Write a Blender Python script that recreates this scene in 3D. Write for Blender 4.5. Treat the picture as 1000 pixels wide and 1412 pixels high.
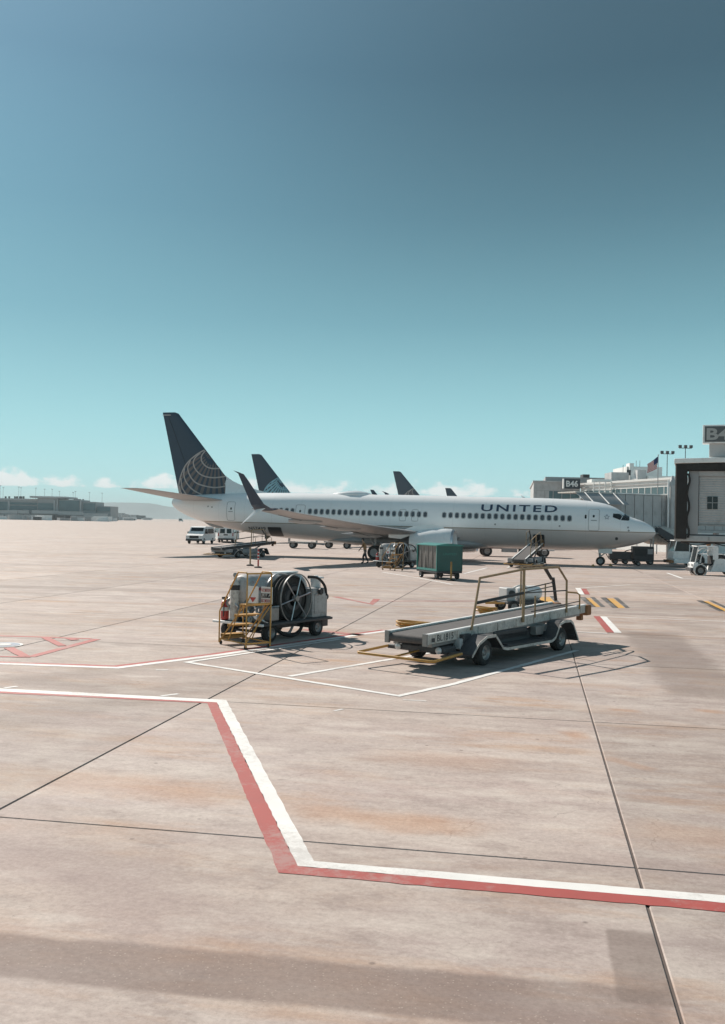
import bpy, bmesh, math, random
from mathutils import Vector, Matrix, noise
random.seed(7)
for o in list(bpy.data.objects): bpy.data.objects.remove(o)
S = bpy.context.scene
COL = S.collection
R = math.radians

# ------------------------------------------------------------------ camera
FPX, CAMH = 1343.0, 2.9                     # focal length in photo pixels, eye height (m)
ROLL = math.atan(0.021)
PITCH = math.atan(14.6 * math.cos(ROLL) / FPX)
FW = Vector((0, math.cos(PITCH), math.sin(PITCH)))
U0 = Vector((1, 0, 0)).cross(FW)
RT = Vector((1, 0, 0)) * math.cos(ROLL) + U0 * math.sin(ROLL)
UP = Vector((-1, 0, 0)) * math.sin(ROLL) + U0 * math.cos(ROLL)
CAM = Vector((0, 0, CAMH))
cd = bpy.data.cameras.new('camera'); cam = bpy.data.objects.new('camera', cd); COL.objects.link(cam)
cd.sensor_fit = 'HORIZONTAL'; cd.sensor_width = 36; cd.lens = 36 * FPX / 1000
cd.clip_start = 0.1; cd.clip_end = 40000
m = Matrix((RT, UP, -FW)).transposed().to_4x4(); m.translation = CAM
cam.matrix_world = m
S.camera = cam
S.render.resolution_x, S.render.resolution_y = 725, 1024

# ------------------------------------------------------------------ light
SUNV = Vector((-0.82, 1.12, 1.0)).normalized()       # towards the sun
SUN_EL = math.asin(SUNV.z); SUN_AZ = math.atan2(SUNV.x, SUNV.y)
W = bpy.data.worlds.new('World'); S.world = W; W.use_nodes = True
nt = W.node_tree; N = nt.nodes; L = nt.links
bg = N['Background']
sky = N.new('ShaderNodeTexSky'); sky.sky_type = 'NISHITA'; sky.sun_disc = False
sky.sun_elevation = SUN_EL; sky.sun_rotation = SUN_AZ
sky.altitude = 1600; sky.air_density = 1.0; sky.dust_density = 1.2; sky.ozone_density = 1.0
SKY_STRENGTH = 0.10
bg.inputs[1].default_value = SKY_STRENGTH
# clear-air grade by height above the horizon (same all round), plus low fair-weather cloud
tc = N.new('ShaderNodeTexCoord'); sx = N.new('ShaderNodeSeparateXYZ'); L.new(tc.outputs['Generated'], sx.inputs[0])
rp = N.new('ShaderNodeValToRGB'); L.new(sx.outputs[2], rp.inputs[0]); cr = rp.color_ramp
SKYRAMP = [(0.0, (3.9, 6.2, 6.4)), (.035, (3.2, 6.0, 6.3)), (.10, (2.5, 5.1, 5.45)), (.20, (1.45, 3.34, 3.9)), (.30, (.93, 2.24, 2.83)), (.42, (.62, 1.45, 1.97)), (.65, (.95, 1.55, 2.0)), (1.0, (1.25, 1.8, 2.2))]
while len(cr.elements) < len(SKYRAMP): cr.elements.new(.5)
for e, (p_, c_) in zip(cr.elements, SKYRAMP): e.position = p_; e.color = (*[x / 10 for x in c_], 1)
vm = N.new('ShaderNodeVectorMath'); vm.operation = 'SCALE'; vm.inputs['Scale'].default_value = 10; L.new(rp.outputs[0], vm.inputs[0])
sm_ = N.new('ShaderNodeMix'); sm_.data_type = 'RGBA'; sm_.inputs[0].default_value = .91; L.new(sky.outputs[0], sm_.inputs[6]); L.new(vm.outputs[0], sm_.inputs[7])
# brighter towards the sun, darker away from it, as a clear sky is (little difference near the horizon)
dt = N.new('ShaderNodeVectorMath'); dt.operation = 'DOT_PRODUCT'; L.new(tc.outputs['Generated'], dt.inputs[0]); dt.inputs[1].default_value = SUNV
# clouds: noise on the direction, squeezed upright, only in a low belt
mp = N.new('ShaderNodeMapping'); mp.inputs['Scale'].default_value = (1, 1, 1.5); mp.inputs['Location'].default_value = (3.6, 6.6, 0); L.new(tc.outputs['Generated'], mp.inputs[0])
cn = N.new('ShaderNodeTexNoise'); cn.inputs['Scale'].default_value = 34.0; cn.inputs['Detail'].default_value = 9; cn.inputs['Roughness'].default_value = .58; L.new(mp.outputs[0], cn.inputs['Vector'])
def mr(src, a, b, c, d, sm=True):
    k = N.new('ShaderNodeMapRange'); L.new(src, k.inputs[0])
    if sm: k.interpolation_type = 'SMOOTHSTEP'
    for i, w in enumerate((a, b, c, d)): k.inputs[i + 1].default_value = w
    return k.outputs[0]
def mu(a, b):
    k = N.new('ShaderNodeMath'); k.operation = 'MULTIPLY'; L.new(a, k.inputs[0])
    if isinstance(b, float): k.inputs[1].default_value = b
    else: L.new(b, k.inputs[1])
    return k.outputs[0]
gt = mr(dt.outputs['Value'], .60, 1.02, 0, 1, False); g3 = mu(mu(gt, gt), gt); gk = N.new('ShaderNodeMath'); gk.operation = 'MULTIPLY_ADD'; L.new(g3, gk.inputs[0]); gk.inputs[1].default_value = 1.37; gk.inputs[2].default_value = -.40; gl0 = gk.outputs[0]; gl1 = mr(dt.outputs['Value'], -.7, .35, .75, 0)
ga = N.new('ShaderNodeMath'); ga.operation = 'ADD'; L.new(gl0, ga.inputs[0]); L.new(gl1, ga.inputs[1]); gl = ga.outputs[0]; gw = mr(sx.outputs[2], .06, .44, .10, 1)
gf = N.new('ShaderNodeMath'); gf.operation = 'ADD'; L.new(mu(gl, gw), gf.inputs[0]); gf.inputs[1].default_value = 1.0
gs = N.new('ShaderNodeVectorMath'); gs.operation = 'SCALE'; L.new(sm_.outputs[2], gs.inputs[0]); L.new(gf.outputs[0], gs.inputs['Scale'])
cl = N.new('ShaderNodeTexNoise'); cl.inputs['Scale'].default_value = 6.0; cl.inputs['Detail'].default_value = 2; L.new(mp.outputs[0], cl.inputs['Vector'])
belt = mu(mr(sx.outputs[2], .026, .031, 0, 1), mr(sx.outputs[2], .030, .056, 1, 0))
th_ = N.new('ShaderNodeMath'); th_.operation = 'MULTIPLY_ADD'; L.new(belt, th_.inputs[0]); th_.inputs[1].default_value = .36; tq = N.new('ShaderNodeMath'); tq.operation = 'MULTIPLY_ADD'; L.new(cl.outputs[0], tq.inputs[0]); tq.inputs[1].default_value = .75; L.new(cn.outputs[0], tq.inputs[2]); L.new(tq.outputs[0], th_.inputs[2])
cm = mu(mu(mr(th_.outputs[0], 1.10, 1.28, 0, 1), mr(belt, .02, .2, 0, 1)), .9)
cmx = N.new('ShaderNodeMix'); cmx.data_type = 'RGBA'; L.new(cm, cmx.inputs[0]); L.new(gs.outputs[0], cmx.inputs[6]); cmx.inputs[7].default_value = (7.4, 7.5, 7.4, 1)
L.new(cmx.outputs[2], bg.inputs[0])
sl = bpy.data.lights.new('sun', 'SUN'); sl.energy = 4.8; sl.angle = R(0.5); sl.color = (1.0, 0.92, 0.83)
so = bpy.data.objects.new('sun', sl); COL.objects.link(so); so.location = (-40, 60, 60)
so.rotation_euler = (-SUNV).to_track_quat('-Z', 'Y').to_euler()
S.view_settings.view_transform = 'Standard'; S.view_settings.look = 'None'
S.view_settings.gamma = 1.0; S.view_settings.exposure = 0.42
S.view_settings.use_curve_mapping = False

# ------------------------------------------------------------------ helpers
def ray(px, py): return FW + RT * ((px - 500) / FPX) - UP * ((py - 706) / FPX)
def gnd(px, py, z=0.0):
    d = ray(px, py); return CAM + d * ((z - CAMH) / d.z)
def at(px, py, Y):
    d = ray(px, py); return CAM + d * (Y / d.y)

class MB:
    def __init__(s): s.v = []; s.f = []; s.m = []
    def add(s, vs, fs, m=0):
        b = len(s.v); s.v += [tuple(v) for v in vs]
        for f in fs: s.f.append([b + i for i in f]); s.m.append(m)
        return s
    def box(s, c, d, rz=0.0, m=0, ry=0.0):
        x, y, z = d[0] / 2, d[1] / 2, d[2] / 2
        M = Matrix.Rotation(rz, 3, 'Z') @ Matrix.Rotation(ry, 3, 'Y')
        vs = [M @ Vector((a * x, b * y, e * z)) + Vector(c) for e in (-1, 1) for b in (-1, 1) for a in (-1, 1)]
        return s.add(vs, [(0, 2, 3, 1), (4, 5, 7, 6), (0, 1, 5, 4), (2, 6, 7, 3), (0, 4, 6, 2), (1, 3, 7, 5)], m)
    def b2(s, a, b, m=0):
        return s.box([(a[i] + b[i]) / 2 for i in range(3)], [abs(b[i] - a[i]) for i in range(3)], m=m)
    def prism(s, pts, ext, m=0):
        n = len(pts); e = Vector(ext)
        vs = [Vector(p) for p in pts] + [Vector(p) + e for p in pts]
        fs = [list(range(n))[::-1], list(range(n, 2 * n))] + [(i, (i + 1) % n, n + (i + 1) % n, n + i) for i in range(n)]
        return s.add(vs, fs, m)
    def tube(s, pts, r, n=8, m=0, cap=True):
        pts = [Vector(p) for p in pts]; k = len(pts)
        rr = r if isinstance(r, (list, tuple)) else [r] * k
        vs = []; prev = None
        for i, p in enumerate(pts):
            t = (pts[min(i + 1, k - 1)] - pts[max(i - 1, 0)]).normalized()
            if prev is None:
                a = Vector((0, 0, 1)) if abs(t.z) < .9 else Vector((1, 0, 0))
                u = t.cross(a).normalized()
            else:
                u = (prev - t * prev.dot(t)).normalized()
            w = t.cross(u); prev = u
            for j in range(n):
                an = 2 * math.pi * j / n
                vs.append(p + (u * math.cos(an) + w * math.sin(an)) * rr[i])
        fs = [(i * n + j, i * n + (j + 1) % n, (i + 1) * n + (j + 1) % n, (i + 1) * n + j) for i in range(k - 1) for j in range(n)]
        if cap: fs += [list(range(n))[::-1], list(range((k - 1) * n, k * n))]
        return s.add(vs, fs, m)
    def cyl(s, a, b, r, n=12, m=0, r1=None): return s.tube([a, b], [r, r if r1 is None else r1], n, m)
    def lathe(s, o, ax, prof, n=20, m=0, cap=False, mf=None):
        o = Vector(o); ax = Vector(ax).normalized()
        a = Vector((0, 0, 1)) if abs(ax.z) < .9 else Vector((1, 0, 0))
        u = ax.cross(a).normalized(); w = ax.cross(u)
        vs = []
        for t, r in prof:
            for j in range(n):
                an = 2 * math.pi * j / n; vs.append(o + ax * t + (u * math.cos(an) + w * math.sin(an)) * max(r, 1e-4))
        k = len(prof); b = len(s.v); s.v += [tuple(v) for v in vs]
        for i in range(k - 1):
            for j in range(n):
                s.f.append([b + i * n + j, b + i * n + (j + 1) % n, b + (i + 1) * n + (j + 1) % n, b + (i + 1) * n + j])
                s.m.append(mf[i] if mf else m)
        if cap:
            s.f.append([b + j for j in range(n)][::-1]); s.m.append(mf[0] if mf else m)
            s.f.append([b + (k - 1) * n + j for j in range(n)]); s.m.append(mf[-1] if mf else m)
        return s
    def loft(s, rings, m=0, cap=True, closed=True):
        n = len(rings[0]); vs = [p for r_ in rings for p in r_]
        fs = []
        for i in range(len(rings) - 1):
            for j in range(n if closed else n - 1):
                fs.append((i * n + j, i * n + (j + 1) % n, (i + 1) * n + (j + 1) % n, (i + 1) * n + j))
        if cap: fs += [list(range(n))[::-1], list(range((len(rings) - 1) * n, len(rings) * n))]
        return s.add(vs, fs, m)
    def mesh(s, name, mats, smooth=True, ang=32):
        me = bpy.data.meshes.new(name); me.from_pydata(s.v, [], s.f)
        if not isinstance(mats, (list, tuple)): mats = [mats]
        for k in mats: me.materials.append(k)
        bm = bmesh.new(); bm.from_mesh(me)
        bm.faces.ensure_lookup_table()
        for f, mi in zip(bm.faces, s.m): f.material_index = mi; f.smooth = smooth
        bmesh.ops.recalc_face_normals(bm, faces=bm.faces[:])
        if smooth:
            for e in bm.edges:
                if len(e.link_faces) == 2 and e.calc_face_angle(0) > R(ang): e.smooth = False
        bm.to_mesh(me); bm.free(); me.update()
        return me
    def build(s, name, mats, parent=None, smooth=True, ang=32, bevel=0.0, loc=None, rot=None):
        o = bpy.data.objects.new(name, s.mesh(name, mats, smooth, ang)); COL.objects.link(o)
        if parent: o.parent = parent
        if loc is not None: o.location = loc
        if rot is not None: o.rotation_euler = rot
        if bevel:
            b = o.modifiers.new('bevel', 'BEVEL'); b.width = bevel; b.segments = 2; b.limit_method = 'ANGLE'; b.angle_limit = R(40)
        return o

def thing(name, label, cat, loc=(0, 0, 0), rz=0.0, group=None):
    o = bpy.data.objects.new(name, None); COL.objects.link(o); o.location = loc; o.rotation_euler = (0, 0, rz)
    o.empty_display_size = .3
    return tag(o, label, cat, group)
def tag(o, label, cat, group=None):
    o['label'] = label; o['category'] = cat
    if group: o['group'] = group
    return o
def structure(o): o['kind'] = 'structure'; return o
def copy_tree(o, parent=None):
    c = o.copy(); COL.objects.link(c); c.parent = parent
    for ch in o.children: copy_tree(ch, c)
    return c
def inst(name, me, parent, loc, rot=(0, 0, 0)):
    o = bpy.data.objects.new(name, me); COL.objects.link(o); o.parent = parent; o.location = loc; o.rotation_euler = rot
    return o
def lerp(a, b, t): return a + (b - a) * t
def interp(tab, x):
    if x <= tab[0][0]: return tab[0][1]
    for i in range(len(tab) - 1):
        x0, y0 = tab[i]; x1, y1 = tab[i + 1]
        if x <= x1:
            # monotone-ish cubic
            def sl(k):
                if k <= 0 or k >= len(tab) - 1: return None
                return (tab[k + 1][1] - tab[k - 1][1]) / (tab[k + 1][0] - tab[k - 1][0])
            d = (y1 - y0) / (x1 - x0); m0 = sl(i); m1 = sl(i + 1)
            if m0 is None: m0 = d
            if m1 is None: m1 = d
            if d == 0: m0 = m1 = 0
            h = x1 - x0; t = (x - x0) / h
            return (2*t**3 - 3*t*t + 1)*y0 + (t**3 - 2*t*t + t)*h*m0 + (-2*t**3 + 3*t*t)*y1 + (t**3 - t*t)*h*m1
    return tab[-1][1]
def catmull(pts, n=6):
    out = []; P = [Vector(p) for p in pts]
    for i in range(len(P) - 1):
        a, b, c, d = P[max(i - 1, 0)], P[i], P[i + 1], P[min(i + 2, len(P) - 1)]
        for k in range(n):
            t = k / n
            out.append(.5 * ((2*b) + (c - a)*t + (2*a - 5*b + 4*c - d)*t*t + (3*b - a - 3*c + d)*t**3))
    out.append(P[-1]); return out
def text_tris(body, w, h, bold=0.0, cuts=0.0, space=1.0):
    """flat letter mesh fitted into w x h (origin lower left) -> verts, faces"""
    cu = bpy.data.curves.new('lettering', 'FONT'); cu.body = body; cu.offset = bold; cu.resolution_u = 3; cu.space_character = space
    o = bpy.data.objects.new('lettering', cu); COL.objects.link(o)
    dg = bpy.context.evaluated_depsgraph_get(); me = bpy.data.meshes.new_from_object(o.evaluated_get(dg))
    bpy.data.objects.remove(o)
    xs = [v.co.x for v in me.vertices]; ys = [v.co.y for v in me.vertices]
    x0, x1, y0, y1 = min(xs), max(xs), min(ys), max(ys)
    bm = bmesh.new(); bm.from_mesh(me); bpy.data.meshes.remove(me)
    for v in bm.verts: v.co = Vector(((v.co.x - x0) / (x1 - x0) * w, (v.co.y - y0) / (y1 - y0) * h, 0))
    if cuts:
        k = cuts
        while k < h:
            bmesh.ops.bisect_plane(bm, geom=bm.verts[:] + bm.edges[:] + bm.faces[:], plane_co=(0, k, 0), plane_no=(0, 1, 0)); k += cuts
    bm.verts.ensure_lookup_table(); bm.verts.index_update()
    vs = [v.co.copy() for v in bm.verts]; fs = [[v.index for v in f.verts] for f in bm.faces]
    bm.free(); return vs, fs
def lettering(name, body, o, ux, uy, w, h, mat, parent, bold=0.01, space=1.0):
    vs, fs = text_tris(body, w, h, bold, space=space); o = Vector(o); ux = Vector(ux).normalized(); uy = Vector(uy).normalized()
    return MB().add([o + ux * v.x + uy * v.y for v in vs], fs).build(name, mat, parent, smooth=False)

# ------------------------------------------------------------------ materials
def mat(name, col, rough=.5, metal=0.0, var=.12, scale=3.0, bump=.0, grime=0.0, gcol=(.12, .10, .085), spec=.5, coat=0.0, streak=None):
    m_ = bpy.data.materials.new(name); m_.use_nodes = True
    n = m_.node_tree.nodes; l = m_.node_tree.links; b = n['Principled BSDF']
    b.inputs['Roughness'].default_value = rough; b.inputs['Metallic'].default_value = metal
    b.inputs['Specular IOR Level'].default_value = spec
    if coat: b.inputs['Coat Weight'].default_value = coat; b.inputs['Coat Roughness'].default_value = .15
    tc = n.new('ShaderNodeTexCoord'); mp = n.new('ShaderNodeMapping'); l.new(tc.outputs['Object'], mp.inputs[0])
    if streak: mp.inputs['Scale'].default_value = streak
    nz = n.new('ShaderNodeTexNoise'); nz.inputs['Scale'].default_value = scale; nz.inputs['Detail'].default_value = 6; nz.inputs['Roughness'].default_value = .65
    l.new(mp.outputs[0], nz.inputs['Vector'])
    rp = n.new('ShaderNodeMapRange'); rp.inputs[1].default_value = .3; rp.inputs[2].default_value = .7
    rp.inputs[3].default_value = 1 - var; rp.inputs[4].default_value = 1 + var * .6
    l.new(nz.outputs[0], rp.inputs[0])
    mx = n.new('ShaderNodeMix'); mx.data_type = 'RGBA'; mx.blend_type = 'MULTIPLY'; mx.inputs[0].default_value = 1
    mx.inputs[6].default_value = (*col, 1); l.new(rp.outputs[0], mx.inputs[7])
    out = mx.outputs[2]
    if grime:
        n2 = n.new('ShaderNodeTexNoise'); n2.inputs['Scale'].default_value = scale * 2.3; n2.inputs['Detail'].default_value = 8; n2.inputs['Roughness'].default_value = .7
        l.new(mp.outputs[0], n2.inputs['Vector'])
        r2 = n.new('ShaderNodeMapRange'); r2.inputs[1].default_value = .5; r2.inputs[2].default_value = .75; r2.inputs[3].default_value = 0; r2.inputs[4].default_value = grime
        l.new(n2.outputs[0], r2.inputs[0])
        m2 = n.new('ShaderNodeMix'); m2.data_type = 'RGBA'; l.new(r2.outputs[0], m2.inputs[0]); l.new(out, m2.inputs[6]); m2.inputs[7].default_value = (*gcol, 1)
        out = m2.outputs[2]
    l.new(out, b.inputs['Base Color'])
    r3 = n.new('ShaderNodeMapRange'); r3.inputs[3].default_value = max(rough - .1, .03); r3.inputs[4].default_value = min(rough + .12, 1); l.new(nz.outputs[0], r3.inputs[0]); l.new(r3.outputs[0], b.inputs['Roughness'])
    if bump:
        bp = n.new('ShaderNodeBump'); bp.inputs['Strength'].default_value = bump; bp.inputs['Distance'].default_value = .02
        l.new(nz.outputs[0], bp.inputs['Height']); l.new(bp.outputs[0], b.inputs['Normal'])
    return m_
M = {}
M['white'] = mat('white_paint', (.80, .80, .79), .45, var=.08, grime=.35, scale=2.2)
M['white_dirty'] = mat('worn_white_paint', (.60, .56, .515), .6, var=.25, grime=.85, scale=4)
M['hangar_white'] = mat('building_white', (.74, .74, .72), .7, var=.06, grime=.15, scale=.3)
M['grey_panel'] = mat('grey_panel', (.34, .34, .345), .6, var=.1, grime=.2, scale=.8)
M['grey_light'] = mat('light_grey_panel', (.46, .46, .46), .6, var=.14, grime=.35, scale=.9)
M['tank_grey'] = mat('scuffed_tank_paint', (.42, .415, .41), .45, var=.22, grime=.75, scale=4)
M['steel'] = mat('galvanised_steel', (.30, .295, .29), .42, .55, var=.2, grime=.4, scale=5)
M['alu'] = mat('polished_aluminium', (.62, .62, .63), .3, .85, var=.12, grime=.2, scale=4)
M['dark_metal'] = mat('dark_metal', (.07, .07, .075), .55, .3, var=.3, grime=.3, gcol=(.2, .18, .16), scale=6)
M['black'] = mat('black_paint', (.022, .022, .024), .5, var=.25, scale=6)
M['rubber'] = mat('tyre_rubber', (.028, .027, .027), .85, var=.3, grime=.5, gcol=(.12, .11, .10), scale=9, bump=.1)
M['belt'] = mat('belt_rubber', (.085, .08, .08), .8, var=.25, grime=.4, gcol=(.2, .18, .17), scale=4, bump=.1)
M['yellow'] = mat('worn_yellow_paint', (.50, .265, .06), .5, var=.22, grime=.55, gcol=(.20, .13, .07), scale=7)
M['ochre'] = mat('rusty_ochre_paint', (.38, .21, .06), .6, var=.3, grime=.7, gcol=(.22, .13, .08), scale=8)
M['brown_rail'] = mat('weathered_brown_paint', (.36, .235, .125), .6, var=.25, grime=.6, gcol=(.38, .30, .24), scale=7)
M['rust'] = mat('rusty_orange', (.30, .13, .05), .75, var=.3, grime=.6, scale=8)
M['red'] = mat('red_paint', (.50, .045, .035), .4, var=.15, grime=.3, scale=6)
M['green'] = mat('green_paint', (.022, .098, .086), .45, var=.15, grime=.4, gcol=(.07, .12, .10), scale=2.5)
M['green_light'] = mat('green_top_paint', (.04, .22, .195), .4, var=.1, grime=.3, scale=2)
M['curtain'] = mat('clear_vinyl_curtain', (.13, .115, .105), .35, var=.35, grime=.5, gcol=(.4, .38, .36), scale=6, streak=(3, 3, .4))
M['cabin_glass'] = mat('cabin_window_glass', (.085, .10, .115), .2, var=.25, scale=1.1)
M['glass'] = mat('dark_glass', (.02, .026, .03), .12, var=.1, scale=1.5, spec=.3)
M['far_glass'] = mat('facade_glass', (.09, .16, .18), .35, var=.25, scale=.15)
M['fabric'] = mat('dark_fabric', (.032, .029, .028), .9, var=.3, scale=2, bump=.2)
M['navy'] = mat('navy_fin_paint', (.030, .048, .078), .35, var=.1, scale=1)
M['plane_grey'] = mat('wing_grey_paint', (.37, .37, .375), .4, var=.08, grime=.25, scale=.7, streak=(.4, 2, 2))
M['plane_white'] = mat('aircraft_white', (.84, .85, .85), .25, var=.03, grime=.06, scale=.7, coat=.8)
M['gold'] = mat('pale_gold_paint', (.42, .37, .35), .4, var=.08)
M['globe_brown'] = mat('brown_grey_paint', (.15, .118, .112), .4, var=.12)
M['globe_blue'] = mat('light_blue_paint', (.24, .46, .54), .4, var=.12)
M['letter_navy'] = mat('navy_lettering', (.03, .06, .11), .4, var=.05)
M['letter_dark'] = mat('dark_lettering', (.018, .018, .022), .5, var=.2)
M['letter_red'] = mat('red_lettering', (.42, .05, .05), .5, var=.2)
M['letter_white'] = mat('white_lettering', (.72, .72, .70), .5, var=.1)
M['letter_grey'] = mat('grey_lettering', (.40, .40, .39), .5, var=.1)
M['sign_dark'] = mat('sign_dark', (.035, .04, .05), .45, var=.1)
M['sign_grey'] = mat('sign_grey', (.10, .105, .11), .5, var=.1)
M['lamp_clear'] = mat('headlight_lens', (.6, .6, .6), .15, .2, var=.05)
M['lamp_red'] = mat('tail_lamp_red', (.35, .02, .02), .3)
M['skin'] = mat('skin', (.42, .26, .19), .6, var=.08)
M['trousers'] = mat('dark_work_trousers', (.045, .042, .05), .9, var=.2)
M['vest'] = mat('faded_orange_work_vest', (.35, .18, .08), .8, var=.15)
M['hair'] = mat('dark_hair', (.03, .022, .018), .8)
M['flag_red'] = mat('flag_red', (.42, .05, .06), .8)
M['flag_white'] = mat('flag_white', (.7, .68, .66), .8)
M['flag_blue'] = mat('flag_blue', (.03, .05, .14), .8)
M['seat'] = mat('black_vinyl', (.03, .03, .032), .6)

# ------------------------------------------------------------------ apron: concrete slabs and paint
TH = math.atan(238.5 / FPX)
EV = Vector((math.sin(TH), math.cos(TH), 0)); EU = Vector((math.cos(TH), -math.sin(TH), 0))
GO = gnd(878, 1197); SU, SV = 6.05, 6.30
def uvw(u, v, z=0.0): return GO + EU * u + EV * v + Vector((0, 0, z))

def concrete(name, joints):
    m_ = bpy.data.materials.new(name); m_.use_nodes = True
    n = m_.node_tree.nodes; l = m_.node_tree.links; b = n['Principled BSDF']
    def math_(op, a, c=None, d=None, clamp=False):
        k = n.new('ShaderNodeMath'); k.operation = op; k.use_clamp = clamp
        for i, x in enumerate((a, c, d)):
            if x is None: continue
            if isinstance(x, (int, float)): k.inputs[i].default_value = x
            else: l.new(x, k.inputs[i])
        return k.outputs[0]
    def rng(x, a, c, o0=0.0, o1=1.0, smooth=False):
        k = n.new('ShaderNodeMapRange'); l.new(x, k.inputs[0])
        if smooth: k.interpolation_type = 'SMOOTHSTEP'
        for i, w in enumerate((a, c, o0, o1)): k.inputs[i + 1].default_value = w
        return k.outputs[0]
    geo = n.new('ShaderNodeNewGeometry')
    sub = n.new('ShaderNodeVectorMath'); sub.operation = 'SUBTRACT'; l.new(geo.outputs['Position'], sub.inputs[0]); sub.inputs[1].default_value = (GO.x, GO.y, 0)
    vr = n.new('ShaderNodeVectorRotate'); vr.rotation_type = 'Z_AXIS'; vr.inputs['Angle'].default_value = TH; l.new(sub.outputs[0], vr.inputs[0])
    UV = vr.outputs[0]
    sp = n.new('ShaderNodeSeparateXYZ'); l.new(UV, sp.inputs[0]); U_, V_ = sp.outputs[0], sp.outputs[1]
    def nz(scale, sc=(1, 1, 1), det=5, ro=.6, off=(0, 0, 0)):
        mp = n.new('ShaderNodeMapping'); mp.inputs['Scale'].default_value = sc; mp.inputs['Location'].default_value = off; l.new(UV, mp.inputs[0])
        k = n.new('ShaderNodeTexNoise'); k.inputs['Scale'].default_value = scale; k.inputs['Detail'].default_value = det; k.inputs['Roughness'].default_value = ro
        l.new(mp.outputs[0], k.inputs['Vector']); return k.outputs[0]
    def mix(fac, a, c, mode='MIX'):
        k = n.new('ShaderNodeMix'); k.data_type = 'RGBA'; k.blend_type = mode
        if isinstance(fac, (int, float)): k.inputs[0].default_value = fac
        else: l.new(fac, k.inputs[0])
        for i, x in ((6, a), (7, c)):
            if isinstance(x, tuple): k.inputs[i].default_value = (*x, 1)
            else: l.new(x, k.inputs[i])
        return k.outputs[2]
    big = nz(.11, det=4); med = nz(.7, (.7, 1.3, 1)); fine = nz(22, det=6, ro=.75); grit = nz(90, det=2)
    strk = nz(1.0, (.07, .55, 1), 6, .68); strk2 = nz(1.0, (.30, 1.9, 1), 6, .7, (3, 9, 0))
    tone = nz(.16, (1, 1.4, 1), 3, .55, (7, 3, 2)); tone2 = nz(.42, (.6, 1.2, 1), 4, .6, (2, 8, 5))
    c = mix(rng(big, .35, .66), (.47, .398, .352), (.33, .262, .232))
    c = mix(rng(tone, .42, .62, 0, .8), c, (.43, .378, .362))
    c = mix(rng(tone2, .48, .66, 0, .6), c, (.385, .305, .285))
    c = mix(rng(med, .36, .70, 0, .7), c, (.50, .455, .415))
    c = mix(rng(strk, .48, .66, 0, .55), c, (.27, .222, .204))
    c = mix(rng(strk2, .50, .66, 0, .38), c, (.30, .25, .232))
    blot = nz(2.4, (.8, 1.2, 1), 6, .75, (4, 1, 3)); c = mix(rng(blot, .50, .66, 0, .6), c, (.275, .228, .21))
    mot = nz(9.0, (1, 1.3, 1), 6, .75, (6, 2, 9)); c = mix(rng(mot, .50, .68, 0, .5), c, (.29, .245, .225)); c = mix(rng(mot, .46, .30, 0, .4), c, (.55, .51, .47))
    pale = nz(1.6, (.6, 1.3, 1), 5, .65, (9, 5, 1)); c = mix(rng(pale, .49, .68, 0, .75), c, (.535, .49, .448))
    # rust runs
    rst = nz(1.0, (.26, 1.0, 1), 6, .68, (11, 4, 0)); rst2 = nz(.35, off=(5, 2, 0))
    c = mix(math_('MULTIPLY', rng(rst, .50, .66, 0, .72), rng(rst2, .40, .60)), c, (.40, .25, .155))
    # small oil and rubber spots
    vo = n.new('ShaderNodeTexVoronoi'); vo.inputs['Scale'].default_value = 1.9; l.new(UV, vo.inputs['Vector'])
    c = mix(math_('MULTIPLY', rng(vo.outputs['Distance'], .035, .06, 1, 0), .55), c, (0.112, 0.089, 0.080))
    spk = nz(7.5, (1, 1.6, 1), 3, .7, (1, 7, 0)); c = mix(rng(spk, .66, .74, 0, .45), c, (0.195, 0.160, 0.139))
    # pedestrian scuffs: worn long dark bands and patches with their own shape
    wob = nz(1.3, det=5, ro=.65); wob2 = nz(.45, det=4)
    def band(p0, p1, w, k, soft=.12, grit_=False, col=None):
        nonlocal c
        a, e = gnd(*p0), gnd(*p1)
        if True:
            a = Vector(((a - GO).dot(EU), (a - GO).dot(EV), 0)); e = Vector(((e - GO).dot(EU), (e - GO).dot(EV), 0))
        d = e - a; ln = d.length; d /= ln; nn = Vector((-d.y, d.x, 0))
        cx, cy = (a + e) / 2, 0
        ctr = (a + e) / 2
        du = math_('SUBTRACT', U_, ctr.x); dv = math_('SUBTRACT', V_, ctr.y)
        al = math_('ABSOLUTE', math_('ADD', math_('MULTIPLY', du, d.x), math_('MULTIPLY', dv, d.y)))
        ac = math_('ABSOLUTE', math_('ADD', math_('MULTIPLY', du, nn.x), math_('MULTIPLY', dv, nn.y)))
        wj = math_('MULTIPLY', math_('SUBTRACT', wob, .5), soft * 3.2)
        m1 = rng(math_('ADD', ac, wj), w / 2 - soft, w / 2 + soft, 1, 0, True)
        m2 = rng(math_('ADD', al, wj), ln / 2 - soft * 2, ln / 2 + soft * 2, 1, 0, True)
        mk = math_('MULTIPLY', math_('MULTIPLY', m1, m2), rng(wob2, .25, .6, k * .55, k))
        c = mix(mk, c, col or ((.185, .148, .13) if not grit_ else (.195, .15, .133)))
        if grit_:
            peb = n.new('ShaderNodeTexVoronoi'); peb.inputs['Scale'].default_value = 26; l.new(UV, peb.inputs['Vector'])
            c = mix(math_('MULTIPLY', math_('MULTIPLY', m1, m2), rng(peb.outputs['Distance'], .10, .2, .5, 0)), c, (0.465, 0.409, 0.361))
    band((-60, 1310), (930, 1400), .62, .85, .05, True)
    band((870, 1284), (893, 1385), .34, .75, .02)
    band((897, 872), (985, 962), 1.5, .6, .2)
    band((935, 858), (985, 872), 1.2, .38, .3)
    band((-40, 1003), (330, 938), 1.1, .34, .3)
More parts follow.
